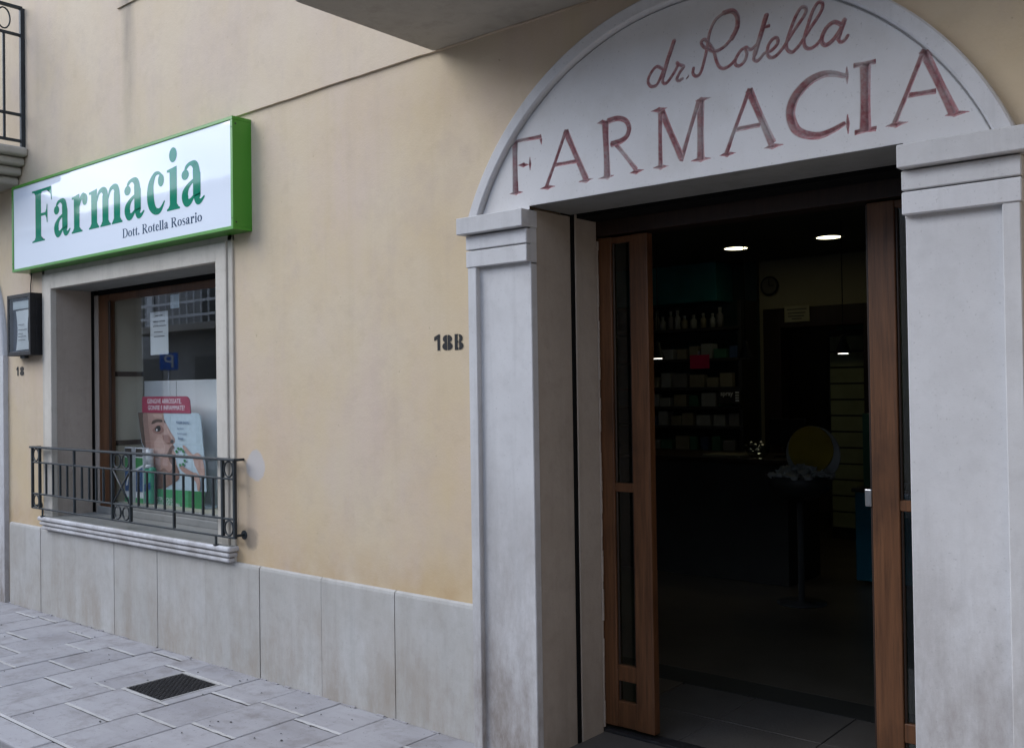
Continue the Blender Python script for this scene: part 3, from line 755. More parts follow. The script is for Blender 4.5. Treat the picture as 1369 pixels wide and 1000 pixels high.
def glyph(ch, B=1.0):
    s = .145*B
    if ch == 'F': return rect(.115, .115+s+.02, .03, .66)+foot(.02, .385, .115, .135+s)+foot(.02, .30, .115, .135+s, True, .676)+rect(.2, .575, .641, .676)+[[(.575, .676), (.59, .50), (.572, .50), (.55, .58), (.50, .628), (.44, .645)]]+rect(.24, .43, .325, .362)+[[(.40, .362), (.43, .40), (.445, .46), (.462, .46), (.462, .225), (.445, .225), (.43, .285), (.40, .325)]]
    if ch == 'a': return rect(.255, .255+s, .09, .33)+rib([(.085, .36), (.13, .425), (.215, .452), (.30, .415), (.327, .31)], [.03, .045, .045, .10*B+.01, s])+disc(.105, .345, .062*B+.01, .055)+rib([(.275, .27), (.16, .215), (.098, .13), (.125, .055), (.19, .045), (.275, .10)], [.035, .06, .125*B, .11*B, .07, .03])+rib([(.327, .12), (.345, .045), (.40, .03), (.475, .075)], [s, .10, .05, .018])
    if ch == 'r': return rect(.07, .07+s, .02, .43)+foot(.01, .29, .07, .07+s)+flag(.015, .07+s, .46)+rib([(.19, .29), (.235, .39), (.30, .435), (.36, .425)], [.02, .055, .07, .06])+disc(.355, .385, .065, .072)
    if ch == 'i': return rect(.07, .07+s, .02, .43)+foot(.01, .275, .07, .07+s)+flag(.015, .07+s, .46)+disc(.07+s/2, .60, .078, .082)
    if ch == 'l': return rect(.07, .07+s, .02, .64)+foot(.01, .275, .07, .07+s)+flag(.015, .07+s, .676)
    if ch == 'm':
        g = rect(.07, .07+s, .02, .43)+foot(.01, .265, .07, .07+s)+flag(.015, .07+s, .46)
        for o in (0, .275):
            g += rib([(.20+o, .30), (.255+o, .405), (.335+o, .438), (.405+o, .40), (.418+o, .30)], [.02, .045, .06, .12*B, s])+rect(.418+o-s/2, .418+o+s/2, .02, .305)+foot(.295+o, .545+o, .418+o-s/2, .418+o+s/2)
        return g
    if ch == 'c': return rib([(.36, .395), (.29, .447), (.20, .435), (.125, .34), (.108, .23), (.135, .11), (.215, .035), (.315, .035), (.41, .125)], [.04, .035, .06, .115*B, .145*B, .135*B, .085, .055, .018])+disc(.335, .36, .062, .07)
    if ch == 'D': return rect(.10, .10+s, .02, .66)+foot(.015, .3, .10, .10+s)+foot(.015, .3, .10, .10+s, True, .676)+rib([(.2, .661), (.40, .645), (.57, .53), (.615, .34), (.57, .15), (.40, .03), (.2, .015)], [.03, .04, .11*B, .155*B, .11*B, .04, .03])
    if ch == 'R': return rect(.10, .10+s, .02, .66)+foot(.015, .33, .10, .10+s)+foot(.015, .3, .10, .10+s, True, .676)+rib([(.2, .661), (.37, .655), (.485, .59), (.495, .49), (.43, .385), (.2, .345)], [.03, .04, .12*B, .135*B, .06, .03])+rib([(.32, .35), (.45, .20), (.58, .045), (.71, .015)], [.10, .145*B, .12*B, .025])
    if ch == 'o': return rib([(.25+.172*math.sin(t), .23+.20*math.cos(t)) for t in np.linspace(0, 6.2832, 13)], [.035+(.14*B-.035)*abs(math.sin(t))**1.3 for t in np.linspace(0, 6.2832, 13)])
    if ch == 't': return [[(.09, .44), (.09+s, .63), (.09+s, .10), (.09, .09)]]+rect(.02, .32, .425, .46)+rib([(.09+s/2, .11), (.18, .04), (.24, .03), (.32, .085)], [s, .09, .05, .015])
    if ch == 'e': return rect(.10, .40, .245, .275)+rib([(.355, .26), (.335, .38), (.25, .447), (.16, .40), (.108, .25), (.135, .11), (.225, .035), (.32, .04), (.41, .12)], [.10, .08, .035, .08, .14*B, .13*B, .085, .055, .018])
    if ch == 's': return rib([(.33, .37), (.27, .442), (.165, .445), (.09, .36), (.15, .27), (.27, .20), (.325, .115), (.25, .022), (.13, .022), (.05, .11)], [.02, .03, .05, .085, .115*B, .115*B, .085, .05, .035, .02])
    if ch == '.': return disc(.125, .065, .075, .075)
    return []
ADV = dict(F=.611, a=.5, r=.444, m=.833, c=.444, i=.278, D=.722, o=.5, t=.333, e=.444, l=.278, R=.722, s=.389)
ADV['.'] = .25; ADV[' '] = .25
def set_text(txt, x0, x1, zb, em, y, mat, parent, B=1.0):
    tot = sum(ADV[c] for c in txt); sx = (x1-x0)/tot; x = x0
    for c in txt:
        bm = new(); k = 0
        for poly in glyph(c, B):
            k += 1
            try: f = flat(bm, [(x+px*sx, zb+pz*em) for px, pz in poly], y-.000025*(k % 22))
            except ValueError: pass
        x += ADV[c]*sx
        if c == ' ': continue
        bmesh.ops.triangulate(bm, faces=bm.faces[:])
        for f in bm.faces:
            f.normal_update()
            if f.normal.y > 0: f.normal_flip()
        obj('letter', bm, mat, parent, fix=False)

# ================================================================ SHOP SIGN
green = print_mat('green_vinyl', (.0, .205, .115), .05, .4, .3); navy = print_mat('dark_blue_vinyl', (.012, .05, .11), .05, .5, .3)
b = NB('white_acrylic'); face_m = b.finish((.76, .81, .88), .04, .5, 0, [(b.noise(b.pos(), 2.2, 3, .5, 0, 1), .006, .30)], coat=.6)
M['sign_face'] = face_m
face_m.node_tree.nodes['Principled BSDF'].inputs['Coat Roughness'].default_value = .02
SX, SX_, SZ0, SZ1 = -7.240, -4.510, 2.418, 3.030
sg = thing('shop_sign', 'long white shop sign with green frame and green serif lettering above the shop window', 'sign', (-5.87, 0, 2.72))
cs = new(); t = .020
box(cs, SX, SX_, -.120, .004, SZ1-t, SZ1, .002, 1); box(cs, SX, SX_, -.120, .004, SZ0, SZ0+t, .002, 1)
box(cs, SX+.0003, SX+t, -.1197, .004, SZ0+t, SZ1-t, 0); box(cs, SX_-t, SX_-.0003, -.1197, .004, SZ0+t, SZ1-t, 0)
obj('casing', cs, M['casing'], sg)
fc = new(); box(fc, SX+.015, SX_-.015, -.114, -.05, SZ0+.015, SZ1-.015, .002, 1)
face = obj('face', fc, face_m, sg)
set_text('Farmacia', -6.935, -4.775, 2.597, .531, -.1146, green, face)
set_text('Dott. Rotella Rosario', -5.692, -4.815, 2.497, .083, -.1146, navy, face, .9)
sc_ = new()
for x in (SX+.01, SX_-.01):
    for z in (SZ0+.06, SZ1-.06): cyl(sc_, (x, -.121, z), (x, -.119, z), .004, n=8)
for z in (SZ0+.04, SZ1-.04): cyl(sc_, (SX_-.001, -.10, z), (SX_+.0012, -.10, z), .005, n=8); 
obj('screw', sc_, M['cast'], sg)

# ================================================================ NOTICE BOX
nb = thing('notice_case', 'small black wall mounted notice case holding a sheet of paper left of the window', 'notice case', (-7.25, 0, 2.05))
X0, X1, Z0, Z1, YF, t = -7.275, -6.915+0, 1.832, 2.275, -.088, .028
X0, X1 = -7.262, -6.905
# measured on its own front plane
k_ = 1+YF/3.1675
X0, X1, Z0, Z1 = -7.62*k_, -7.232*k_, 1.55+(1.832-1.55)*k_, 1.55+(2.285-1.55)*k_
bx_ = new(); box(bx_, X0, X1, -.05, .003, Z0, Z1, .004)
for d in ((X0, X0+t, Z0, Z1), (X1-t, X1, Z0, Z1)): box(bx_, d[0], d[1], YF, -.049, d[2], d[3], .003)
for d in ((X0+t-.002, X1-t+.002, Z0, Z0+t), (X0+t-.002, X1-t+.002, Z1-t, Z1)): box(bx_, d[0], d[1], YF+.0005, -.049, d[2], d[3], .003)
obj('case', bx_, M['black'], nb)
xl, xr = X0+t, X1-t; W_ = xr-xl; H_ = Z1-Z0-2*t; zb = Z0+t
inner = new(); box(inner, xl+.001, xr-.001, -.056, -.0505, zb+.001, Z1-t-.001); obj('backing', inner, simple('dark_blue_felt', (.02, .03, .055), .8), nb)
st_ = new(); box(st_, xl+.02, xr-.02, -.066, -.057, zb+H_*.80, zb+H_*.95, .002); obj('header_strip', st_, simple('pale_plate', (.38, .42, .44), .5), nb)
pp = new(); rows = []
for i in range(13):
    v = i/12; z = zb+H_*(.03+.74*v)
    cur = .030*math.sin(3.1*v)+(.0)
    rows.append([pp.verts.new((xl+W_*(.20+.68*u)+cur*(1-u)*.9, -.064-.012*math.sin(math.pi*v)*u, z+.004*u)) for u in np.linspace(0, 1, 5)])
for A_, B_ in zip(rows, rows[1:]):
    for j in range(4): pp.faces.new((A_[j], A_[j+1], B_[j+1], B_[j])).smooth = True
sheet = obj('notice_sheet', pp, M['paper'], nb)
ln = new()
for v, wd in ((.63, .4), (.50, .55), (.40, .3), (.33, .5), (.24, .45)):
    z = zb+H_*(.03+.74*v); flat(ln, [(xl+W_*.42, z), (xl+W_*(.42+wd*.8), z), (xl+W_*(.42+wd*.8), z+.005), (xl+W_*.42, z+.005)], -.0790)
obj('printed_line', ln, M['ink'], sheet, fix=False)
gl = new(); box(gl, xl, xr, YF+.004, YF+.007, zb, Z1-t); obj('glass', gl, M['glass'], nb)
wire = new(); pts = [(-7.19, -.012, Z1+.0), (-7.195, -.010, 2.33), (-7.185, -.008, 2.40), (-7.19, -.006, 2.46)]
for p, q in zip(pts, pts[1:]): cyl(wire, p, q, .004, n=6)
obj('cable', wire, M['black'], nb)
lk = new(); box(lk, X0+.12, X0+.2, -.05, -.02, Z0-.018, Z0+.002, .003); obj('latch', lk, M['iron'], nb)

# ================================================================ HOUSE NUMBERS (stencilled on the plaster)
def stencil(name, polys, y, parent, label):
    bm = new()
    for i, p in enumerate(polys): flat(bm, p, y-.000012*i)
    for f in bm.faces:
        f.normal_update()
        if f.normal.y > 0: f.normal_flip()
    obj(name, bm, M['black'], parent, fix=False, label=label)
def half(cx, cz, rx, rz, th, side, gap, n=10):
    a0, a1 = (math.pi/2, 3*math.pi/2) if side < 0 else (-math.pi/2, math.pi/2)
    o, i_ = [], []
    for k in range(n+1):
        a = a0+(a1-a0)*k/n
        o.append((cx+side*gap+rx*math.cos(a), cz+rz*math.sin(a))); i_.append((cx+side*gap+(rx-th)*math.cos(a), cz+(rz-th)*math.sin(a)))
    return [[o[k], o[k+1], i_[k+1], i_[k]] for k in range(n)]
def num8(cx, z0, h, w_, th, gap):
    p = []
    for s in (-1, 1): p += half(cx, z0+h*.74, w_/2-gap, h*.26, th, s, gap)+half(cx, z0+h*.27, w_/2-gap+.003, h*.27, th*1.1, s, gap)
    return p
h = .067
p18 = [[(-3.127, 1.718+.062), (-3.100, 1.718+h+.006), (-3.090, 1.718+h+.006), (-3.090, 1.718), (-3.107, 1.718), (-3.107, 1.718+.050), (-3.127, 1.718+.044)]]
p18 += num8(-3.044, 1.717, h+.003, .058, .019, .0022)
p18 += [[(-2.999, 1.717), (-2.981, 1.717), (-2.981, 1.717+h+.004), (-2.999, 1.717+h+.004)]]
p18 += [[(-2.981, 1.717), (-2.976, 1.717), (-2.976, 1.728), (-2.981, 1.731)], [(-2.981, 1.7815), (-2.976, 1.784), (-2.976, 1.788), (-2.981, 1.788)], [(-2.981, 1.748), (-2.975, 1.752), (-2.975, 1.756), (-2.981, 1.759)]]
p18 += half(-2.973, 1.717+h*.77, .022, h*.27, .017, 1, .001)+half(-2.973, 1.717+h*.27, .026, h*.275, .018, 1, .001)
stencil('house_number', p18, -.0015, bld, 'stencilled black number beside the arched door')
q18 = [[(-7.448, 1.683), (-7.425, 1.683), (-7.425, 1.75), (-7.444, 1.75), (-7.462, 1.735), (-7.462, 1.722), (-7.448, 1.728)]]+num8(-7.368, 1.683, .067, .062, .018, .0035)
stencil('house_number', q18, -.0015, bld, 'small stencilled black number under the notice case')

# ================================================================ WINDOW GUARD RAILING
gr = thing('window_guard', 'low dark iron guard railing with ring and cross panels in front of the shop window', 'railing', (-5.85, -.06, .69))
ry = -.058
RXS = [-7.078, -6.965, -6.868, -6.765, -6.659, -6.559, -6.457, -6.352, -6.253, -6.157, -6.063, -5.947, -5.724, -5.631, -5.531, -5.432, -5.331, -5.228, -5.127, -5.027, -4.925, -4.822, -4.729, -4.615]
RZ = (1.172, 1.066, .846, .745)
tr = new(); box(tr, -7.10, -4.595, ry-.016, ry+.016, RZ[0]-.007, RZ[0]+.007, .003)
obj('top_rail', tr, M['iron'], gr)
for z in RZ[1:]:
    obj('rail', box(new(), -7.078, -4.615, ry-.007, ry+.007, z-.0055, z+.0055, .002, 1), M['iron'], gr)
posts = {0, 1, 11, 12, 22, 23}; tall = {6, 17}
for i, x in enumerate(RXS):
    if i in posts:
        obj('post', box(new(), x-.009, x+.009, ry-.009, ry+.009, RZ[3]-.004, RZ[0]-.006, .002, 1), M['iron'], gr)
    elif i in tall: obj('tall_baluster', box(new(), x-.0075, x+.0075, ry-.0075, ry+.0075, RZ[3], RZ[0]-.006, .002, 1), M['iron'], gr)
    else: obj('baluster', box(new(), x-.0065, x+.0065, ry-.0065, ry+.0065, RZ[2], RZ[1], .002, 1), M['iron'], gr)
for a, c, two in ((0, 1, False), (22, 23, False), (11, 12, True)):
    xa, xc = RXS[a], RXS[c]
    for zt, zb_ in ((RZ[0]-.007, RZ[1]+.0055), (RZ[2]-.0055, RZ[3]+.0055)):
        cxs_ = [(xa+xc)/2] if not two else [xa+(xc-xa)*.27, xa+(xc-xa)*.73]
        for cx in cxs_:
            m = new(); R_ = (zt-zb_)/2-.005
            ring(m, cx, (zt+zb_)/2, ry, R_, .0055, 22, 6, min(1.0, ((xc-xa)/(2 if two else 1)/2-.012)/R_))
            obj('ring', m, M['iron'], gr)
xa, xc = RXS[11]+.008, RXS[12]-.008
for (p, q) in (((xa, RZ[1]-.005), (xc, RZ[2]+.005)), ((xa, RZ[2]+.005), (xc, RZ[1]-.005))):
    m = new(); cyl(m, (p[0], ry, p[1]), (q[0], ry, q[1]), .0065, n=8); obj('cross_bar', m, M['iron'], gr)
for x, z in ((-4.612, RZ[0]-.001), (-7.08, RZ[0]-.001), (-4.612, .757), (-7.08, .757)):
    m = new(); box(m, x-.007, x+.007, ry, .02, z-.007, z+.007, .002, 1)
    if z < 1: cyl(m, (x, -.005, z), (x, .003, z), .025, n=16)
    obj('wall_bracket', m, M['iron'], gr)
for x in (-6.93, -4.80):
    m = new(); box(m, x-.006, x+.006, ry-.004, ry+.004, .690, .741); cyl(m, (x, ry, .691), (x, ry, .697), .016, n=10); obj('foot', m, M['iron'], gr)

# ================================================================ WINDOW DISPLAY
def text(name, body, x, z, size, y, mat, parent, sx=1.0, align='CENTER', bold=0.0, label=None):
    cu = bpy.data.curves.new(name, 'FONT'); cu.body = body; cu.size = size; cu.align_x = align; cu.offset = bold; cu.resolution_u = 3
    o = bpy.data.objects.new(name, cu); C.objects.link(o)
    dg = bpy.context.evaluated_depsgraph_get(); me = bpy.data.meshes.new_from_object(o.evaluated_get(dg)); bpy.data.objects.remove(o)
    p0 = Vector(ORG[parent.name])
    for v in me.vertices: v.co = Vector((x+v.co.x*sx, y, z+v.co.y))-p0
    me.materials.clear(); me.materials.append(mat)
    r = bpy.data.objects.new(name, me); C.objects.link(r); r.parent = parent; ORG[r.name] = tuple(p0)
    if label: r['label'] = label
    return r
white_i = print_mat('white_print', (.68, .69, .70)); white_b = print_mat('bright_white_print', (.85, .85, .86)); skin = skin_print()
hair = print_mat('printed_hair', (.10, .062, .045)); stub = print_mat('printed_stubble', (.27, .155, .12)); stub2 = print_mat('printed_moustache', (.15, .085, .065)); warm = print_mat('printed_cheek', (.56, .37, .31)); temple = print_mat('printed_temple', (.33, .195, .155)); darkp = print_mat('printed_dark', (.02, .018, .018)); blush = print_mat('printed_blush', (.33, .175, .14))
crim = print_mat('crimson_card', (.36, .022, .07)); grn = print_mat('green_card', (.025, .21, .06)); grn2 = print_mat('pale_green_card', (.06, .33, .13))
sky_c = print_mat('pale_blue_card', (.50, .60, .66)); bluep = print_mat('blue_print', (.012, .07, .19)); mint = print_mat('mint_plastic', (.06, .33, .20), .35)
PO = (-6.10, .44, .775)
ps = thing('poster_display', 'cardboard advert stand in the window with a printed man in profile under a crimson banner', 'advert stand', PO)
yp = .440
base = [(-6.531, 1.408), (-5.768, 1.406), (-5.735, 1.383), (-5.683, 1.010), (-5.676, 0.890), (-6.321, 0.867), (-6.393, 1.077), (-6.487, 1.195)]
card = new(); prism(card, base, yp, yp+.006); cd = obj('card', card, sky_c, ps)
lay = [0]
def pr(name, pts, mat, smoothit=False):
    if smoothit:
        q = cat_rom([(*p,) for p in pts+[pts[0]]], 4); pts = [tuple(a) for a in q[:-1]]
    lay[0] += 1; bm = new(); flat(bm, pts, yp-.0006-.00035*lay[0])
    for f in bm.faces:
        f.normal_update()
        if f.normal.y > 0: f.normal_flip()
    return obj(name, bm, mat, cd, fix=False)
pr('printed_face', [(-6.525, 1.407), (-6.368, 1.407), (-6.191, 1.405), (-6.179, 1.361), (-6.150, 1.328), (-6.111, 1.287), (-6.045, 1.230), (-6.044, 1.206), (-6.073, 1.192), (-6.048, 1.171), (-6.063, 1.152), (-6.037, 1.129), (-6.043, 1.100), (-6.026, 1.052), (-5.995, 1.010), (-5.995, 0.962), (-6.064, 0.927), (-6.136, 0.902), (-6.200, 0.877), (-6.312, 0.870), (-6.389, 1.077), (-6.429, 1.156), (-6.485, 1.255)], skin)
pr('printed_hair', [(-6.527, 1.407), (-6.444, 1.406), (-6.460, 1.366), (-6.450, 1.296), (-6.428, 1.236), (-6.410, 1.177), (-6.420, 1.136), (-6.479, 1.193), (-6.504, 1.295)], hair)
pr('printed_temple', [(-6.46, 1.40), (-6.40, 1.402), (-6.39, 1.33), (-6.37, 1.24), (-6.35, 1.13), (-6.31, 1.02), (-6.28, .90), (-6.33, .90), (-6.40, 1.08), (-6.43, 1.2), (-6.45, 1.3)], temple, True)
pr('printed_cheek', [(-6.31, 1.20), (-6.26, 1.235), (-6.20, 1.22), (-6.17, 1.17), (-6.19, 1.11), (-6.25, 1.09), (-6.30, 1.13)], warm, True)
pr('printed_cheek', [(-6.33, 1.395), (-6.24, 1.398), (-6.205, 1.385), (-6.215, 1.37), (-6.30, 1.372)], warm, True)
pr('printed_cheek', [(-6.145, 1.30), (-6.125, 1.29), (-6.075, 1.235), (-6.09, 1.232), (-6.13, 1.265)], warm, True)
pr('printed_stubble', [(-6.274, 0.872), (-6.278, 0.948), (-6.248, 0.994), (-6.185, 1.026), (-6.116, 1.000), (-6.061, 1.051), (-6.029, 1.052), (-5.996, 1.010), (-5.997, 0.962), (-6.064, 0.927), (-6.136, 0.902), (-6.200, 0.877)], stub, True)
pr('printed_beard', [(-6.141, 1.125), (-6.113, 1.160), (-6.073, 1.186), (-6.052, 1.171), (-6.074, 1.157), (-6.081, 1.127), (-6.043, 1.090), (-6.061, 1.051), (-6.106, 1.068)], stub2, True)
pr('printed_brow', [(-6.346, 1.326), (-6.322, 1.350), (-6.265, 1.360), (-6.204, 1.357), (-6.208, 1.341), (-6.266, 1.340), (-6.316, 1.328)], hair, True)
pr('printed_blush', [(-6.332, 1.283), (-6.285, 1.313), (-6.220, 1.319), (-6.180, 1.286), (-6.230, 1.260), (-6.304, 1.264)], blush, True)
pr('printed_blush', [(-6.203, 1.251), (-6.130, 1.252), (-6.080, 1.215), (-6.131, 1.194), (-6.181, 1.212)], blush, True)
pr('printed_eye', [(-6.298, 1.291), (-6.266, 1.313), (-6.229, 1.313), (-6.220, 1.290), (-6.243, 1.276), (-6.284, 1.277)], darkp, True)
pr('printed_eye_white', [(-6.283, 1.287), (-6.268, 1.295), (-6.259, 1.283), (-6.274, 1.278)], white_i, True)
pr('printed_nostril', [(-6.098, 1.208), (-6.080, 1.224), (-6.056, 1.217), (-6.066, 1.203), (-6.087, 1.199)], darkp, True)
pr('printed_ear_hole', [(-6.179, 1.361), (-6.164, 1.349), (-6.155, 1.332), (-6.172, 1.340)], darkp)
pr('printed_finger', [(-5.946, 1.184), (-5.928, 1.189), (-5.907, 1.181), (-5.856, 1.149), (-5.816, 1.131), (-5.764, 1.144), (-5.723, 1.125), (-5.691, 1.066), (-5.682, 0.992), (-5.721, 0.980), (-5.758, 1.016), (-5.800, 1.061), (-5.816, 1.098), (-5.850, 1.114), (-5.901, 1.137)], skin, True)
pr('printed_thumb', [(-5.987, 1.039), (-5.964, 1.055), (-5.903, 1.036), (-5.818, 1.013), (-5.767, 1.006), (-5.734, 0.952), (-5.744, 0.895), (-5.769, 0.898), (-5.785, 0.949), (-5.870, 0.987), (-5.947, 1.012)], skin, True)
for i, (cx, cz) in enumerate(((-6.020, 1.144), (-5.997, 1.164), (-5.962, 1.162), (-5.936, 1.147), (-5.923, 1.118), (-5.916, 1.085), (-5.938, 1.061), (-5.973, 1.054))):
    pr('printed_leaf', [(cx-.016, cz+.004), (cx+.004, cz+.011), (cx+.018, cz), (cx, cz-.011)], grn, True)
pr('green_foot', [(-6.321, 0.876), (-5.871, 0.888), (-5.874, 0.772), (-6.323, 0.757)], grn2)
pr('green_foot', [(-5.871, 0.888), (-5.676, 0.890), (-5.683, 0.773), (-5.874, 0.772)], grn)
bn = new()
x0, x1, z0, z1 = -6.465, -5.855, 1.405, 1.518
rr_ = .055; arc = [(x1-rr_+rr_*math.sin(a), z1-rr_*.8+rr_*.8*math.cos(a)) for a in np.linspace(0, math.pi/2, 7)]
prism(bn, [(x0, z0), (x1+.008, z0-.002)]+arc[::-1]+[(x0+.012, z1), (x0, z1-.012)], yp-.004, yp+.003)
bnr = obj('banner', bn, crim, ps)
text('banner_lettering', 'GENGIVE ARROSSATE,', -6.175, 1.470, .045, yp-.0046, white_b, bnr, .98)
text('banner_lettering', 'GONFIE E INFIAMMATE?', -6.150, 1.425, .045, yp-.0046, white_b, bnr, .98)
for i, (bdy, x, z) in enumerate((('PROBLEMI GENGIVALI?', -6.017, 1.340), ('Sanguinamento', -6.007, 1.303), ('infiammazione gengivale', -6.004, 1.269), ('Benessere', -5.994, 1.234))):
    text('card_lettering', bdy, x, z-.008, (.026, .022, .02, .026)[i], yp-.0085, bluep, cd, .62, 'LEFT', .0004 if i in (0, 3) else 0)
for i, (bdy, x, z) in enumerate((('ANTIPLACCA DOC', -6.288, 0.812), ('COLLUTORIO IN OMA', -6.289, 0.783))):
    text('foot_lettering', bdy, x, z-.012, .036, yp-.0105, white_i, cd, .85, 'LEFT', .0006)
stand = new(); box(stand, -6.30, -5.70, yp+.006, yp+.10, .775, .79); obj('support', stand, sky_c, ps)

def carton(x, y, z, w_, d, h, label, g):
    t = thing('medicine_carton', label, 'carton', (x, y, z), 'toothpaste cartons in the window')
    obj('box', box(new(), x-w_/2, x+w_/2, y-d/2, y+d/2, z, z+h, .002, 1), white_i, t)
    yf = y-d/2-.0006
    def pf(name, pts, m):
        bm = new(); flat(bm, [(x-w_/2+w_*a, z+h*b_) for a, b_ in pts], yf)
        for f in bm.faces:
            f.normal_update()
            if f.normal.y > 0: f.normal_flip()
        obj(name, bm, m, t, fix=False)
    pf('dark_top_print', [(.06, .84), (.94, .84), (.94, .985), (.06, .985)], darkp)
    pf('green_print', [(.04, .62), (.96, .70), (.96, .82), (.04, .82)], grn)
    pf('blue_print', [(.06, .2), (.94, .2), (.94, .66), (.06, .57)], bluep)
    pf('green_base_print', [(.0, .0), (1, .0), (1, .09), (0, .09)], grn2)
    lt = new(); flat(lt, [(x-w_*.32, z+h*.30), (x-w_*.15, z+h*.30), (x+w_*.1, z+h*.5), (x-w_*.05, z+h*.5)], yf-.0005); obj('swoosh_print', lt, white_i, t, fix=True)
carton(-6.545, .395, .775, .105, .045, .385, 'white blue and green toothpaste carton, the left one of the two in the window', 1)
carton(-6.415, .405, .775, .105, .045, .385, 'white blue and green toothpaste carton between the other carton and the mouthwash bottle', 2)
bt = thing('mouthwash_bottle', 'green mouthwash bottle with a white cap beside the cartons in the window', 'bottle', (-6.29, .40, .775))
m = new(); box(m, -6.345, -6.245, .375, .425, .775, 1.03, .02, 4); 
obj('body', m, mint, bt)
m = new(); cyl(m, (-6.305, .40, 1.025), (-6.305, .40, 1.05), .035, .026, 16); cyl(m, (-6.305, .40, 1.05), (-6.305, .40, 1.155), .027, .025, 16); obj('cap', m, white_i, bt)
m = new(); flat(m, [(-6.335, .86), (-6.255, .88), (-6.255, .93), (-6.335, .91)], .3745); obj('label_print', m, bluep, bt)
for k, (xa, xb, za, zb_, y_) in enumerate(((-6.160, -5.935, 1.80, 2.09, .332),)):
    nt_ = thing('window_notice', 'sheet of paper taped inside the upper pane of the shop window', 'notice', (xa, y_, za))
    obj('sheet', box(new(), xa, xb, y_, y_+.001, za, zb_), M['paper'], nt_)
    lm = new()
    for z, f0, f1 in ((2.06, .3, .7), (2.02, .15, .85), (1.99, .15, .9), (1.95, .2, .7), (1.92, .2, .8)): flat(lm, [(xa+(xb-xa)*f0, z), (xa+(xb-xa)*f1, z), (xa+(xb-xa)*f1, z+.006), (xa+(xb-xa)*f0, z+.006)], y_-.0008)
    obj('printed_line', lm, M['ink'], nt_)
wb = thing('window_card', 'small pale blue card stuck inside the upper pane, right of the notice', 'card', (-5.86, .332, 2.09))
obj('card_sheet', box(new(), -5.905, -5.80, .332, .333, 2.10, 2.19), sky_c, wb)

# ================================================================ SHOP INTERIOR
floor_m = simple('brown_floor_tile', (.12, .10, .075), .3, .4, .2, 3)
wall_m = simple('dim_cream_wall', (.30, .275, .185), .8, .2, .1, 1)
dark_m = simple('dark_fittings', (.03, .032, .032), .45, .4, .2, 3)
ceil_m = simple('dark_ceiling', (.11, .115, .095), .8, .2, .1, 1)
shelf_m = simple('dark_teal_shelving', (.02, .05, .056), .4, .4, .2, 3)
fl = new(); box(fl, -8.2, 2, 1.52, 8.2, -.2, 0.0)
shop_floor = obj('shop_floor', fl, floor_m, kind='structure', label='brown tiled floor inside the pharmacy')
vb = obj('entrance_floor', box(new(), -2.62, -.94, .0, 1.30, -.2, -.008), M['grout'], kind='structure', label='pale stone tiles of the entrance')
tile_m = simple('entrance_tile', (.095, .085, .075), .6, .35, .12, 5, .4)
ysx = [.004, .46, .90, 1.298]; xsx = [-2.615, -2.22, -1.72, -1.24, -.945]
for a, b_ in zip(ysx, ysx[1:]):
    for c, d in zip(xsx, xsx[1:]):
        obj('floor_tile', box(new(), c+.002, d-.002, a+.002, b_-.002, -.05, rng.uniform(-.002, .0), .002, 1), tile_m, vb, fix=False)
obj('threshold_strip', box(new(), -8.2, 2, 1.30, 1.52, -.2, -.001), dark_m, kind='structure', label='dark stone strip across the entrance floor')
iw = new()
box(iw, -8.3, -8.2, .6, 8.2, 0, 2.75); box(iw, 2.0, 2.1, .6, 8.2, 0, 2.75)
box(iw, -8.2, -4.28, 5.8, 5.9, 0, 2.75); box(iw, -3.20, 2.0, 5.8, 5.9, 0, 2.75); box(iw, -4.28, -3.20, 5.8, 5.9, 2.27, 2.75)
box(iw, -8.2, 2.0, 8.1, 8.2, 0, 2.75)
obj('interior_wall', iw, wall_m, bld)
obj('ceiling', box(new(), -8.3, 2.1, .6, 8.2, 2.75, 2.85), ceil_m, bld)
# inner faces beside the door
obj('rear_door_frame', box(box(box(new(), -4.28, -4.10, 5.74, 5.92, 0, 2.27, .004), -3.30, -3.20, 5.74, 5.92, 0, 2.27, .004), -4.10, -3.30, 5.74, 5.92, 2.08, 2.27, .004), M['wood_dark'], bld)
obj('inner_floor_side', box(box(new(), -8.2, -2.63, .60, 1.299, -.2, -.001), -.93, 2.0, .60, 1.299, -.2, -.001), floor_m, kind='structure', label='floor behind the front wall')

def downlight(x, y, lab):
    t = thing('downlight', lab, 'ceiling light', (x, y, 2.75), 'round ceiling lights inside the pharmacy')
    m = new(); lathe(m, x, y, [(.125, 2.749), (.125, 2.742), (.10, 2.740), (.10, 2.749)], 28); obj('trim_ring', m, M['chrome'], t)
    m = new(); cyl(m, (x, y, 2.7455), (x, y, 2.7405), .099, n=28); obj('diffuser', m, M['lampglow'], t)
downlight(-4.03, 4.71, 'lit round ceiling light inside the doorway, the left one of the pair')
downlight(-3.17, 4.67, 'lit round ceiling light inside the doorway, the right one of the pair')
def pendant(x, y, zb, lab, lit):
    t = thing('pendant_lamp', lab, 'lamp', (x, y, 2.75), 'small pendant lamps over the counter')
    m = new(); lathe(m, x, y, [(.062, zb), (.058, zb+.012), (.022, zb+.10), (.018, zb+.135), (.004, zb+.14)], 20); obj('shade', m, dark_m, t)
    m = new(); cyl(m, (x, y, zb+.138), (x, y, 2.75), .004, n=6); obj('cord', m, M['black'], t)
    m = new(); cyl(m, (x, y, zb-.003), (x, y, zb+.006), .036, n=16); obj('bulb', m, M['lampglow2'] if lit else M['paper'], t)
pendant(-2.805, 4.0, 1.762, 'small lit pendant lamp hanging in front of the rear doorway', True)
pendant(-4.41, 4.0, 1.772, 'small lit pendant lamp close to the left door leaf', True)
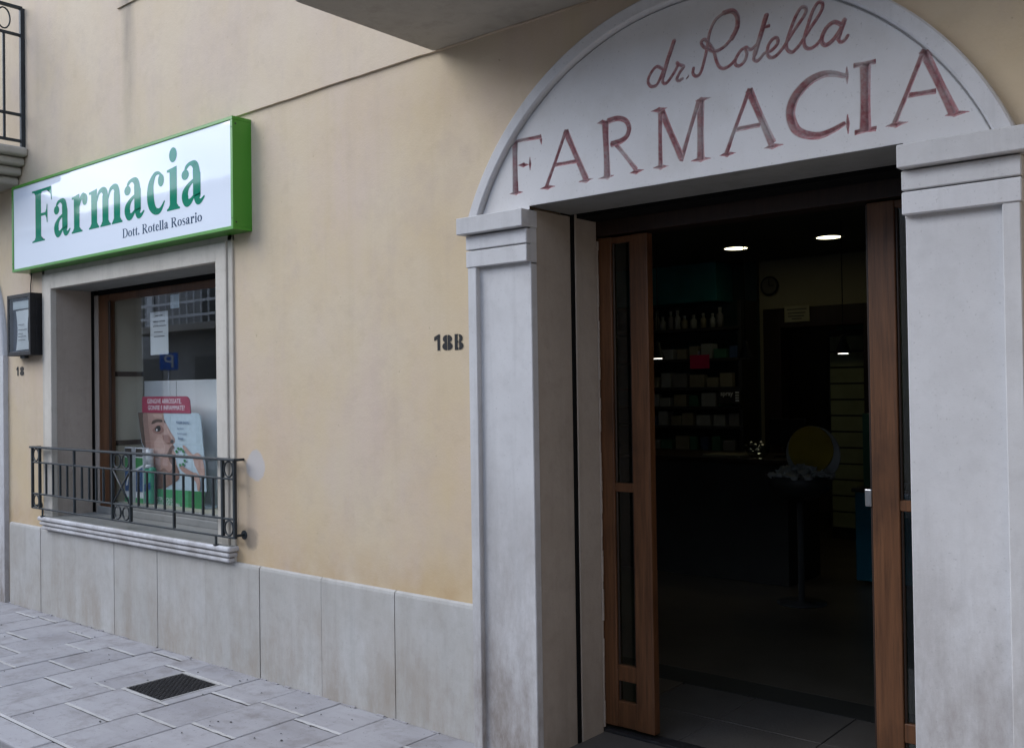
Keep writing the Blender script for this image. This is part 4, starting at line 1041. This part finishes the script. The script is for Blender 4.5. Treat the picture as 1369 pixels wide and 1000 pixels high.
pendant(-3.60, 4.0, 1.748, 'small unlit pendant lamp hanging between the two lit ones', False)

# shelving on the back wall
su = thing('wall_shelving', 'dark shelving unit full of pharmacy products on the back wall', 'shelves', (-5.3, 5.6, 0))
obj('back_board', box(new(), -6.6, -4.34, 5.74, 5.79, .2, 2.75), shelf_m, su)
obj('header_panel', box(new(), -6.6, -4.60, 5.40, 5.74, 2.36, 2.74, .004), M['teal'], su)
SHZ = [2.10, 1.80, 1.52, 1.33, 1.14, .90]
for z in SHZ:
    obj('shelf', box(new(), -6.6, -4.36, 5.38, 5.74, z-.03, z, .003), dark_m, su)
for x in (-6.6, -5.5, -4.36):
    obj('upright', box(new(), x-.02, x+.02, 5.40, 5.74, .2, 2.35), dark_m, su)
cols = [simple('pack_white', (.32, .34, .34), .5), simple('pack_cream', (.26, .24, .17), .5), simple('pack_blue', (.05, .09, .2), .5), simple('pack_green', (.05, .17, .11), .5), simple('pack_grey', (.20, .20, .20), .5), simple('pack_red', (.24, .03, .04), .5)]
CN = ['white', 'cream', 'blue', 'green', 'grey', 'red']
ORD = ['first', 'second', 'third', 'fourth', 'fifth', 'sixth', 'seventh', 'eighth', 'ninth', 'tenth', 'eleventh', 'twelfth', 'thirteenth', 'fourteenth', 'fifteenth']
def shelf_bottle(x, z, h, r, ci, k):
    t = thing('shelf_bottle', CN[ci]+' bottle, %s from the left in the row on the top shelf inside the shop' % ORD[k], 'bottle', (x, 5.47, z), 'bottles on the top shelf')
    m = new(); lathe(m, x, 5.47, [(r, z), (r, z+h*.62), (r*.45, z+h*.74), (r*.45, z+h*.8)], 12); obj('body', m, cols[ci], t)
    m = new(); lathe(m, x, 5.47, [(r*.5, z+h*.79), (r*.5, z+h)], 10); obj('cap', m, cols[0], t)
x = -5.42; i = 0
while x < -4.56:
    r = rng.uniform(.024, .036)
    shelf_bottle(x, 2.10, rng.uniform(.13, .20), r, [0, 1, 0, 4, 0, 1][i % 6], i); x += 2*r+rng.uniform(.012, .045); i += 1
names = {1.80: 'second', 1.52: 'third', 1.33: 'fourth', 1.14: 'fifth', .90: 'lowest'}
for z in SHZ[1:]:
    x = -5.42; k = 0
    while x < -4.46:
        w_ = rng.uniform(.06, .17); h_ = rng.uniform(.07, .15); ci = int(rng.choice([0, 1, 2, 3, 4, 0, 1], 1)[0])
        bx('shelf_carton', (x, x+w_, 5.40, 5.40+rng.uniform(.06, .14), z, z+h_), cols[ci], None, .002, label='%s carton, %s from the left on the %s shelf inside the shop' % (CN[ci], ORD[k], names[z]), cat='carton', group='cartons on the %s shelf' % names[z], origin=(x+w_/2, 5.45, z))
        x += w_+rng.uniform(.005, .05); k += 1
ct = thing('shelf_sign_box', 'dark carton on the shelving printed with a white word and four bars', 'carton', (-4.42, 5.39, 1.33))
ct.location = (-4.42, 5.36, 1.36); ORG[ct.name] = (-4.42, 5.36, 1.36)
obj('box', box(new(), -4.56, -4.33, 5.34, 5.375, 1.36, 1.50, .002), dark_m, ct)
wp = print_mat('white_lettering', (.75, .77, .78)); 
text('lettering', 'spray', -4.475, 1.435, .062, 5.3385, wp, ct, 1.0, bold=.002)
m = new()
for k in range(4): flat(m, [(-4.385, 1.378+.026*k), (-4.345, 1.378+.026*k), (-4.345, 1.394+.026*k), (-4.385, 1.394+.026*k)], 5.3385)
obj('bars_print', m, wp, ct)
pc = thing('price_card', 'bright crimson card hanging from the shelf edge inside the shop', 'card', (-4.78, 5.37, 1.71))
obj('card_sheet', box(new(), -4.885, -4.67, 5.365, 5.368, 1.70, 1.835, .001, 1), simple('crimson_card_plain', (.65, .02, .12), .6), pc)
obj('clip', box(new(), -4.79, -4.77, 5.36, 5.372, 1.835, 1.875), M['chrome'], pc)
bs = bx('wall_sign', (-4.05, -3.80, 5.725, 5.738, 2.13, 2.285), simple('cream_plate', (.38, .36, .24), .6), None, .003, label='small cream plate with print above the rear doorway', cat='sign', origin=(-3.92, 5.73, 2.13))
m = new()
for z, a_, b2 in ((2.245, .1, .9), (2.21, .15, .85), (2.18, .15, .8), (2.155, .3, .7)): flat(m, [(-4.05+.25*a_, z), (-4.05+.25*b2, z), (-4.05+.25*b2, z+.010), (-4.05+.25*a_, z+.010)], 5.7235)
obj('printed_line', m, M['ink'], bs)
ck = thing('wall_clock', 'round dark clock on the wall left of the rear doorway', 'clock', (-4.20, 5.78, 2.50))
m = new(); cyl(m, (-4.22, 5.795, 2.50), (-4.22, 5.765, 2.50), .085, n=28); obj('face', m, simple('clock_face', (.14, .13, .10), .6), ck)
m = new(); ring(m, -4.22, 2.50, 5.768, .085, .010, 28, 6); obj('rim', m, M['black'], ck)
m = new(); box(m, -4.224, -4.216, 5.758, 5.762, 2.50, 2.565); box(m, -4.22, -4.17, 5.758, 5.762, 2.496, 2.504); obj('hand', m, M['black'], ck)
# rear room drawers
dc = thing('drawer_cabinet', 'pale green pharmacy drawer cabinet seen through the rear doorway', 'cabinet', (-3.5, 6.3, 0))
obj('carcass', box(new(), -3.86, -3.30, 6.32, 6.75, 0, 2.06), dark_m, dc)
dm = simple('drawer_front', (.33, .36, .20), .5)
for k in range(12):
    z = .12+.158*k; d = obj('drawer', box(new(), -3.84, -3.40, 6.295, 6.322, z, z+.142, .004), dm, dc)
tbx = bx('green_carton', (-3.78, -3.40, 6.33, 6.6, 2.062, 2.22), cols[3], None, .003, label='green carton lying on top of the drawer cabinet in the rear room', cat='carton', origin=(-3.6, 6.45, 2.06))
# counter
cn = thing('counter', 'dark shop counter with a pale paper strip on it', 'counter', (-4.2, 4.1, 0))
obj('front_panel', box(new(), -6.2, -3.20, 3.86, 4.45, 0, .93, .004), dark_m, cn)
obj('worktop', box(new(), -6.25, -3.15, 3.80, 4.5, .93, .965, .005), M['wood_dark'], cn)
bx('paper_tray', (-3.92, -3.58, 3.86, 4.1, .966, .985), cols[1], None, .004, label='pale paper tray lying on the counter', cat='tray', origin=(-3.75, 3.98, .966))
m = new(); lathe(m, -3.50, 3.98, [(.05, .966), (.09, 1.0), (.115, 1.06), (.11, 1.062), (.085, 1.01), (.0, .99)], 20)
obj('glass_dish', m, glass('dish_glass', (.8, .85, .85)), None, 'small glass dish of wrapped sweets on the counter', 'dish', origin=(-3.5, 3.98, .966))
for k in range(9):
    m = new(); a = rng.uniform(0, 6.28); r = rng.uniform(.01, .06)
    bmesh.ops.create_icosphere(m, subdivisions=1, radius=.019); bmesh.ops.translate(m, verts=m.verts[:], vec=(-3.5+r*math.cos(a), 3.98+r*math.sin(a), 1.02+.018*(k % 4)))
    obj('wrapped_sweet', m, M['chrome'], None, 'shiny wrapped sweet in the glass dish on the counter', 'sweet', 'sweets in the glass dish', origin=(-3.5, 3.98, 1.0))
mo = thing('computer_screen', 'dark computer screen on the counter seen from behind', 'screen', (-3.30, 4.1, .966))
obj('panel', box(new(), -3.46, -3.16, 4.10, 4.13, 1.06, 1.27, .006), M['black'], mo); obj('stand', box(box(new(), -3.33, -3.29, 4.12, 4.14, .97, 1.08), -3.40, -3.22, 4.06, 4.2, .966, .975), M['black'], mo)
# floor display stand with a round yellow header
ds = thing('floor_display', 'display stand with round yellow header and basket of white packets inside the doorway', 'display stand', (-2.88, 3.4, 0))
m = new(); lathe(m, -2.90, 3.4, [(.17, 0), (.17, .012), (.022, .02), (.022, .74)], 20); obj('pole', m, simple('grey_metal', (.05, .055, .06), .4, .5, .1, 5), ds)
m = new(); lathe(m, -2.90, 3.4, [(.10, .73), (.20, .80), (.235, .90), (.225, .90), (.19, .81), (.02, .75)], 20); obj('basket', m, dark_m, ds)
m = new(); cyl(m, (-2.86, 3.50, 1.075), (-2.86, 3.512, 1.075), .165, n=36); hd = obj('header', m, simple('yellow_card', (.32, .23, .015), .6), ds)
m = new(); cyl(m, (-2.85, 3.515, 1.04), (-2.85, 3.525, 1.04), .20, n=32); obj('header_back', m, cols[0], ds)
m = new()
for k in range(60):
    a = rng.uniform(0, 6.28); r = .225*math.sqrt(rng.uniform(0, 1)); t_ = bmesh.new(); bmesh.ops.create_icosphere(t_, subdivisions=1, radius=.038)
    for v in t_.verts: v.co = Vector((v.co.x*rng.uniform(.7, 1.3), v.co.y*rng.uniform(.7, 1.3), v.co.z*.6))+Vector((-2.90+r*math.cos(a), 3.4+r*math.sin(a), .895+(.24-r)*.35*rng.uniform(0, 1.2)))
    merge(m, t_)
obj('packets', m, cols[0], ds)['kind'] = 'stuff'
tc_ = thing('teal_cabinet', 'teal cabinet just inside the doorway by the right door leaf', 'cabinet', (-2.4, 4.6, 0))
obj('carcass', box(new(), -2.86, -1.9, 4.32, 4.9, 0.02, .70, .004), simple('teal_paint', (.012, .16, .24), .4), tc_)
obj('top', box(new(), -2.88, -1.88, 4.30, 4.92, .70, .73, .004), dark_m, tc_)
bx('display_pack', (-2.84, -2.60, 4.45, 4.6, .731, 1.30), cols[3], None, .004, label='tall green pack standing on the teal cabinet', cat='pack', origin=(-2.72, 4.5, .731))

# ================================================================ ACROSS THE STREET (seen mirrored in the panes)
ob_w = simple('grey_facade', (.38, .38, .37), .9, .2, .08, 1.5, .4); ob_d = simple('dark_opening', (.03, .035, .035), .3, .5, .2, 2)
op = thing('house_opposite', 'low pale house with balcony across the street, mirrored in the shop window', 'house', (-18, -9.6, 0))
obj('wall', box(new(), -33.9, -9, -16, -9.6, 0, 6.1), ob_w, op)
obj('roof', box(new(), -33.9, -8.8, -16.2, -9.35, 6.1, 6.25, .02), M['balcony'], op)
for x in (-31, -27.5, -24, -20.5, -17, -13.2, -10.6):
    w1 = obj('window', box(new(), x-.65, x+.65, -9.61, -9.585, 3.2, 4.6), ob_d, op)
    obj('shutter', box(new(), x+.30, x+.63, -9.60, -9.56, 3.22, 4.58, .01), M['white'], w1)
    w2 = obj('shop_front', box(new(), x-1.0, x+1.0, -9.61, -9.585, .1, 2.4), ob_d, op)
bsl = obj('balcony_slab', box(new(), -23, -15.5, -9.6, -8.6, 2.95, 3.12, .02), M['balcony'], op)
for z in (3.30, 3.62, 3.95): obj('railing', box(new(), -23, -15.5, -8.66, -8.62, z-.03, z+.03), M['white'], bsl)
for k in range(26): obj('rail_post', box(new(), -23+.3*k-.015, -23+.3*k+.015, -8.655, -8.625, 3.12, 3.95), M['white'], bsl)
op2 = thing('tall_house_opposite', 'taller pale house across the street at the far end, mirrored in the sign', 'house', (-40, -9.6, 0))
obj('wall', box(new(), -48, -34, -13.6, -9.6, 0, 8.2), simple('ochre_facade', (.28, .23, .17), .9, .2, .08, 1.5, .4), op2)
for x in (-46, -43, -40, -37):
    for z in (3.2, 5.9): obj('window', box(new(), x-.6, x+.6, -9.61, -9.585, z, z+1.7), ob_d, op2)
    obj('shop_front', box(new(), x-.9, x+.9, -9.61, -9.585, .1, 2.4), ob_d, op2)
obj('roof', box(new(), -48.2, -33.95, -13.8, -9.4, 8.2, 8.4), M['balcony'], op2)
op3 = thing('house_facing_door', 'pale two storey house straight across from the pharmacy door', 'house', (0, -9.6, 0))
obj('wall', box(new(), -8.7, 10, -16, -9.6, 0, 5.2), simple('cream_facade', (.55, .52, .47), .9, .2, .08, 1.5, .4), op3)
for x in (-6.5, -3, .5, 4, 7.5):
    obj('window', box(new(), x-.6, x+.6, -9.61, -9.585, 3.0, 4.6), ob_d, op3); obj('shop_front', box(new(), x-.9, x+.9, -9.61, -9.585, .1, 2.4), ob_d, op3)
obj('roof', box(new(), -8.75, 10.2, -16.2, -9.4, 5.2, 5.36), M['balcony'], op3)
pk_ = thing('parking_sign', 'blue square parking sign on a grey pole across the street, mirrored in the pane', 'sign', (-20.6, -8.35, 0))
X_, Y_ = -20.6, -8.35
m = new(); cyl(m, (X_, Y_-.05, 0), (X_, Y_-.05, 2.5), .03, n=12); obj('pole', m, M['chrome'], pk_)
pb_ = obj('plate', box(new(), X_-.2, X_+.2, Y_-.02, Y_, 2.05, 2.45, .005), simple('blue_sign', (.03, .16, .62), .4), pk_)
m = new(); yq = Y_+.0015
box(m, X_+.05, X_+.10, Y_, yq, 2.10, 2.40); box(m, X_-.02, X_+.05, Y_, yq+.0003, 2.355, 2.40); box(m, X_-.02, X_+.05, Y_, yq+.0003, 2.225, 2.27)
for k in range(12):
    a, c = -math.pi/2+math.pi*k/12, -math.pi/2+math.pi*(k+1)/12
    prism(m, [(X_-.02-.085*math.cos(a), 2.3125+.0875*math.sin(a)), (X_-.02-.085*math.cos(c), 2.3125+.0875*math.sin(c)), (X_-.02-.04*math.cos(c), 2.3125+.0425*math.sin(c)), (X_-.02-.04*math.cos(a), 2.3125+.0425*math.sin(a))], Y_, yq)
pk_.rotation_euler.z = math.radians(-59)
obj('letter', m, white_i, pb_)
